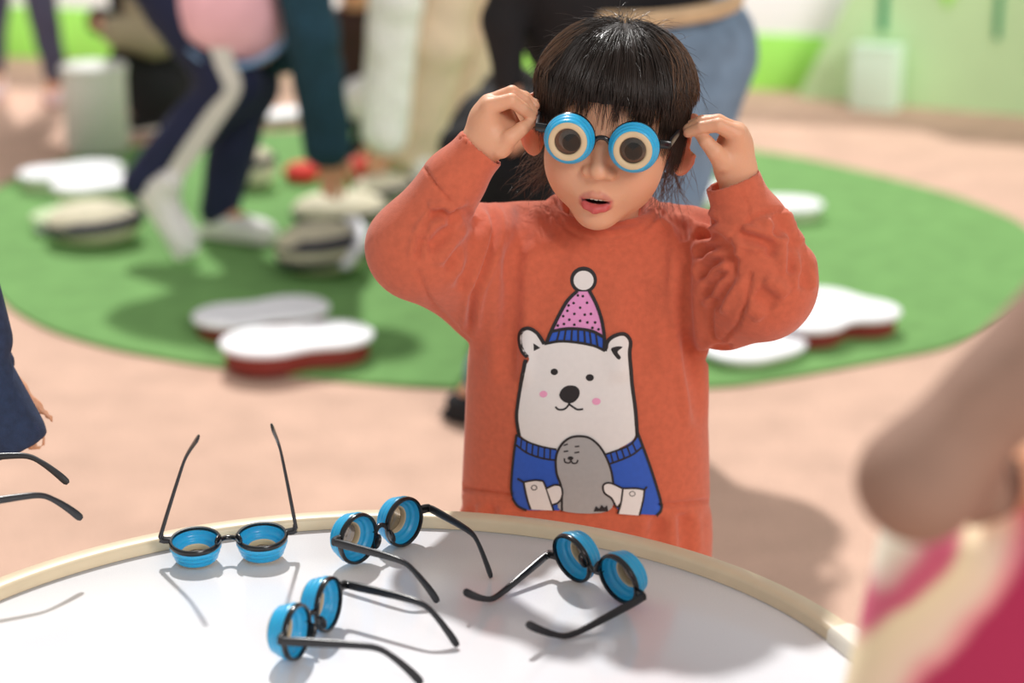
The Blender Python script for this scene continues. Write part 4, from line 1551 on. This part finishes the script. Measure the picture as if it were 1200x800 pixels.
# --- person in black with taupe sleeves crouching at back left
Y = 6.92
J = dict(pelvis=A3(196, 85, Y), hl=A3(186, 100, Y - .08), hr=A3(206, 98, Y + .08), kl=A3(158, 72, Y - .12), kr=A3(168, 66, Y + .10), al=A3(172, 150, Y - .10), ar=A3(194, 148, Y + .10),
         ol=A3(140, 160, Y - .13), chest=A3(172, -40, Y), neck=A3(160, -75, Y), head=A3(150, -108, Y - .02), sl=A3(160, -35, Y - .16), sr=A3(184, -42, Y + .16), el=A3(180, 44, Y - .22), er=A3(150, 35, Y + .2),
         wl=A3(136, 36, Y - .24), wr=A3(118, 25, Y + .1), tl=A3(108, 26, Y - .22), tr=A3(100, 28, Y + .06))
J['or'] = A3(162, 156, Y + .07)
for q_ in 'lr':
    J['o' + q_][2] = RZ + .004
b, bs_, tr, tp = figure(J, 'person in black crouching behind the white drum stool', 'black_cloth', 'black_cloth', face=(-1, -.3, -.4), shoes=('black_cloth', 'sole'), arm_r=(.055, .048), leg_r=(.085, .065, .055))
S = Sdf(A3(160, 40, Y - .24) - .25, A3(160, 40, Y - .24) + .25, .006)
S.chain([A3(166, 5, Y - .20), A3(182, 44, Y - .225), A3(138, 37, Y - .242)], [.062, .064, .054], k=.02)
V, F = S.mesh(2)
mesh_obj('taupe_sleeve', V, F, M['taupe'], b, bs_)['label'] = 'taupe sleeve'

# --- person at far left in charcoal leggings
Y = 7.45
J = dict(pelvis=A3(8, -190, Y), hl=A3(-2, -175, Y + .05), hr=A3(20, -175, Y - .03), kl=A3(-6, -40, Y + .05), kr=A3(40, -38, Y - .06), al=A3(-8, 92, Y + .10), ar=A3(66, 92, Y - .04),
         ol=on(-14, 122, .004), chest=A3(5, -300, Y), neck=A3(5, -350, Y), head=A3(5, -395, Y), sl=A3(-40, -330, Y), sr=A3(52, -330, Y), el=A3(-52, -250, Y), er=A3(62, -250, Y), wl=A3(-50, -180, Y - .05), wr=A3(62, -180, Y - .05), tl=A3(-48, -135, Y - .06), tr=A3(60, -135, Y - .06))
J['or'] = on(54, 124, .004)
figure(J, 'person far away at the left edge in charcoal leggings and pinkish shoes', 'grey_cloth', 'legging', leg_r=(.075, .056, .042), shoes=('pink_shoe', 'pink_shoe'), face=(-.3, -1, 0), names=('top', 'leggings'))

# --- child in dark clothes behind the teal sleeve, holding a white bag
Y = 6.75
J = dict(pelvis=A3(424, 110, Y), hl=A3(414, 118, Y - .06), hr=A3(434, 116, Y + .06), kl=A3(402, 128, Y - .14), kr=A3(430, 132, Y - .14), al=A3(408, 176, Y - .05), ar=A3(432, 176, Y - .02),
         ol=on(398, 190, RZ + .005), chest=A3(420, 40, Y), neck=A3(418, 16, Y), head=A3(416, -14, Y - .02), sl=A3(400, 34, Y - .02), sr=A3(440, 34, Y + .02), el=A3(395, 76, Y - .04), er=A3(442, 80, Y), wl=A3(404, 108, Y - .16), wr=A3(434, 108, Y - .16), tl=A3(412, 116, Y - .20), tr=A3(428, 116, Y - .20))
J['or'] = on(424, 190, RZ + .005)
M['brown_jacket'] = mat('dark_brown_jacket', (62, 40, 34), .9, .15, 30)
figure(J, 'child in dark brown jacket squatting behind the teal sleeve with a white bag', 'brown_jacket', 'black_cloth', k=.75, face=(0, -1, -.3), names=('jacket', 'trousers'), shoes=('black_cloth', 'sole'))
S = Sdf(A3(418, 118, Y - .28) - .16, A3(418, 118, Y - .28) + .16, .005)
S.ell(A3(418, 118, Y - .28), (.075, .05, .062), R3(roll=-.25), .01)
S.ell(A3(428, 106, Y - .28), (.05, .04, .045), None, .03)
V, F = S.mesh(2)
cb = A3(418, 118, Y - .28)
o = mesh_obj('bag', V, F, M['pad_white'], None, cb); o.location = cb
tag(o, 'small white bag held by the child in the dark brown jacket', 'bag')

# --- child at the left edge in dark denim, holding glasses
Y = 1.98
gp = Vector(G5P)
J = dict(pelvis=A3(-190, 560, Y), hl=A3(-225, 600, Y), hr=A3(-130, 600, Y), kl=A3(-210, 800, Y - .01), kr=A3(-128, 800, Y - .01), al=A3(-214, 990, Y + .02), ar=A3(-126, 990, Y + .02),
         ol=on(-226, 1100, .004), chest=A3(-165, 400, Y), neck=A3(-160, 300, Y), head=A3(-155, 190, Y), sl=A3(-245, 330, Y), sr=A3(-105, 320, Y + .01), el=A3(-250, 480, Y - .08), er=A3(-60, 395, Y + .0),
         wl=G5P + np.array([-.10, .035, .01]), wr=A3(14, 462, Y + .025), tl=G5P + np.array([.015, .02, .012]), tr=A3(44, 530, Y + .035))
J['or'] = on(-110, 1100, .004)
b, bs_, tr, tp = figure(J, 'child at the left edge in a dark denim jacket, one hand showing below the cuff', 'denim', 'black_cloth', k=.74, face=(1, -.6, -.2), names=('denim_jacket', 'trousers'), h=.005, arm_r=(.046, .044), sides={'r': (1, 0, .5), 'l': (0, -1, .3)}, sleeve=.5, torso_r=(.125, .12))
S = Sdf(A3(-10, 440, Y) - .16, A3(-10, 440, Y) + .16, .0035)
S.cap(A3(-62, 390, Y - .01), A3(8, 512, Y - .015), .042, .040, k=.012)
S.cap(A3(-50, 330, Y), A3(-30, 398, Y), .040, .038, k=.006)
ed = np.array([.35, -.05, -.93]); ed /= np.linalg.norm(ed)
hp = A3(25, 522, Y - .015)
S.box(hp + ed * .05, (.05, .16, .16), frame_from(ed), .002, .003, 's')
S.cap(A3(10, 515, Y - .015) + ed * .03, A3(10, 515, Y - .015) - ed * .010, .025, k=.003, op='s')
V, F = S.mesh(3)
mesh_obj('wide_sleeve', V, F, M['denim'], b, bs_)

# --- person in the right foreground
Y = 1.03
pc = A3(1330, 800, Y + .05)
J = dict(pelvis=A3(1345, 900, Y + .06), hl=A3(1300, 960, Y + .06), hr=A3(1400, 960, Y + .06), kl=A3(1300, 1500, Y + .06), kr=A3(1400, 1500, Y + .06), al=A3(1300, 2100, Y + .08), ar=A3(1400, 2100, Y + .08),
         chest=A3(1400, 520, Y + .06), neck=A3(1450, 300, Y + .06), head=A3(1480, 100, Y + .05), sl=A3(1345, 285, Y + .01), sr=A3(1560, 400, Y + .08), el=A3(1078, 560, Y - .03), er=A3(1600, 640, Y + .05),
         wl=A3(1262, 560, Y + .09), wr=A3(1560, 860, Y), tl=A3(1380, 520, Y + .12), tr=A3(1540, 1000, Y - .02))
for a in 'lr':
    J['a' + a][2] = .07
    J['k' + a][2] = .36
    J['o' + a] = np.array([J['a' + a][0], J['a' + a][1] - .12, .004])
    J['o' + a] = J['a' + a] + np.array([-.02, .12, -.066])
for q_ in ('pelvis', 'hl', 'hr'):
    J[q_][2] = {'pelvis': .68, 'hl': .64, 'hr': .64}[q_]
dm = mat('sunset_print', (240, 220, 170), .8, .05, 30)
M['dress'] = dm
b, bs_, tr, tp = figure(J, 'person close by at the right edge, taupe sleeved elbow and yellow pink dress', 'brown_sleeve', 'black_cloth', k=.74, face=(-.5, 1, -.3), names=('taupe_top', 'leggings'), h=.005, arm_r=(.034, .034), sleeve=.34, torso_r=(.09, .09), leg_r=(.075, .055, .045))
nt = dm.node_tree
bsdf = nt.nodes['Principled BSDF']
ge = nt.nodes.new('ShaderNodeTexCoord')
sx = nt.nodes.new('ShaderNodeVectorMath'); sx.operation = 'DOT_PRODUCT'
sx.inputs[1].default_value = (.887 * 3, 0, -.468 * 3)
nt.links.new(ge.outputs['Object'], sx.inputs[0])
ad = nt.nodes.new('ShaderNodeMath'); ad.operation = 'ADD'
p0 = A3(1105, 800, Y) - bs_
ad.inputs[1].default_value = .5 - 3 * (.887 * p0[0] - .468 * p0[2])
nt.links.new(sx.outputs['Value'], ad.inputs[0])
nz_ = nt.nodes.new('ShaderNodeTexNoise'); nz_.inputs['Scale'].default_value = 14
nt.links.new(ge.outputs['Object'], nz_.inputs['Vector'])
ma = nt.nodes.new('ShaderNodeMath'); ma.operation = 'MULTIPLY_ADD'; ma.inputs[1].default_value = .06; 
nt.links.new(nz_.outputs['Fac'], ma.inputs[0]); nt.links.new(ad.outputs[0], ma.inputs[2])
sb = nt.nodes.new('ShaderNodeMath'); sb.operation = 'SUBTRACT'; sb.inputs[1].default_value = .03
nt.links.new(ma.outputs[0], sb.inputs[0])
cr = nt.nodes.new('ShaderNodeValToRGB')
E = cr.color_ramp.elements
cols = [(0, (255, 250, 232)), (.36, (255, 248, 228)), (.385, (220, 104, 134)), (.405, (220, 104, 134)), (.42, (255, 240, 200)), (.47, (250, 226, 204)), (.495, (238, 150, 160)), (.51, (182, 44, 90)), (1, (178, 40, 90))]
E[0].position, E[0].color = cols[0][0], lin(cols[0][1])
E[1].position, E[1].color = cols[-1][0], lin(cols[-1][1])
for p_, c_ in cols[1:-1]:
    e_ = E.new(p_); e_.color = lin(c_)
nt.links.new(sb.outputs[0], cr.inputs['Fac'])
nt.links.new(cr.outputs['Color'], bsdf.inputs['Base Color'])
S = Sdf(pc - np.array([.35, .25, .62]), pc + np.array([.34, .25, .34]), .005)
rows = [(590, 1050), (640, 1036), (700, 1022), (760, 1008), (820, 992), (900, 975), (1050, 955)]
z, cx, a_, cy, dp = [], [], [], [], []
for py, xl in rows:
    p = A3(xl, py, Y + .06); c = A3(1320, py, Y + .06)
    z.append(p[2]); cx.append(c[0]); a_.append(c[0] - p[0]); cy.append(Y + .07); dp.append(.082)
S.column(z, cx, cy, a_, dp, 2.1, .02, edge=.02)
S.cap(A3(1330, 600, Y + .08), A3(1380, 460, Y + .08), .085, .080, k=.04)
V, F = S.mesh(2)
mesh_obj('dress', V, F, M['dress'], b, bs_)

# --- trousers and shoes of the child in orange (behind the table)
gx, gy = GB[0], GB[1]
S = Sdf((gx - .22, gy - .22, .0), (gx + .22, gy + .20, .62), .005)
for q_ in (-1, 1):
    S.chain([(gx + q_ * .050, gy, .52), (gx + q_ * .060, gy - .008, .29), (gx + q_ * .066, gy + .012, .075)], [.072, .056, .046], k=.02)
S.cap((gx - .03, gy, .53), (gx + .03, gy, .53), .082, k=.03)
V, F = S.mesh(2)
M['grey_trousers'] = mat('dark_grey_trousers', (62, 62, 70), .9, .1, 30, bump=.2)
mesh_obj('trousers', V, F, M['grey_trousers'], GIRL, GB)
for q_ in (-1, 1):
    shoe(GIRL, GB, (gx + q_ * .066, gy + .012, .07), (gx + q_ * .078, gy - .12, .004), M['white_shoe'], M['sole'], .72)

# ================================================================== camera, light, view
cd = bpy.data.cameras.new('camera')
cam = bpy.data.objects.new('camera', cd)
COL.objects.link(cam)
cam.location = (0, 0, CAM_H)
cam.rotation_euler = (math.pi / 2 - PITCH, 0, 0)
cd.sensor_width = 36
cd.sensor_fit = 'HORIZONTAL'
cd.lens = 36 * FOC / 1200
cd.clip_start = .05
cd.dof.use_dof = True
cd.dof.focus_distance = 1.93 * CP + (CAM_H - .95) * SP
cd.dof.aperture_fstop = (cd.lens / 1000) / .024
SC.camera = cam

w = bpy.data.worlds.new('world')
SC.world = w
w.use_nodes = True
bg = w.node_tree.nodes['Background']
bg.inputs['Color'].default_value = (1.0, .985, .96, 1)
bg.inputs['Strength'].default_value = .47


def sun(name, d, e, col, ang):
    l = bpy.data.lights.new(name, 'SUN')
    l.energy, l.color, l.angle = e, col, math.radians(ang)
    o = bpy.data.objects.new(name, l)
    COL.objects.link(o)
    o.rotation_euler = Vector(d).to_track_quat('-Z', 'Y').to_euler()
    return o


sun('skylight', (.10, -.655, -.75), 3.5, (1, .98, .95), 2.0)
sun('hall_light', (-.42, .77, -.48), 1.35, (1, .97, .94), 20.0)
al = bpy.data.lights.new('added_wall_fill', 'AREA')  # unseen area lamp added to brighten the back wall
al.shape = 'RECTANGLE'; al.size = 7.0; al.size_y = .3; al.energy = 30; al.color = (1, .99, .97)
ao = bpy.data.objects.new('added_wall_fill', al)
COL.objects.link(ao)
al.spread = math.radians(100)
ao.location = (.2, 6.9, 1.9)
ao.rotation_euler = Vector((0, .72, -.70)).to_track_quat('-Z', 'Y').to_euler()

vs = SC.view_settings
vs.view_transform = 'Standard'
vs.look = 'None'
vs.gamma = 1
vs.exposure = 0
vs.use_curve_mapping = False
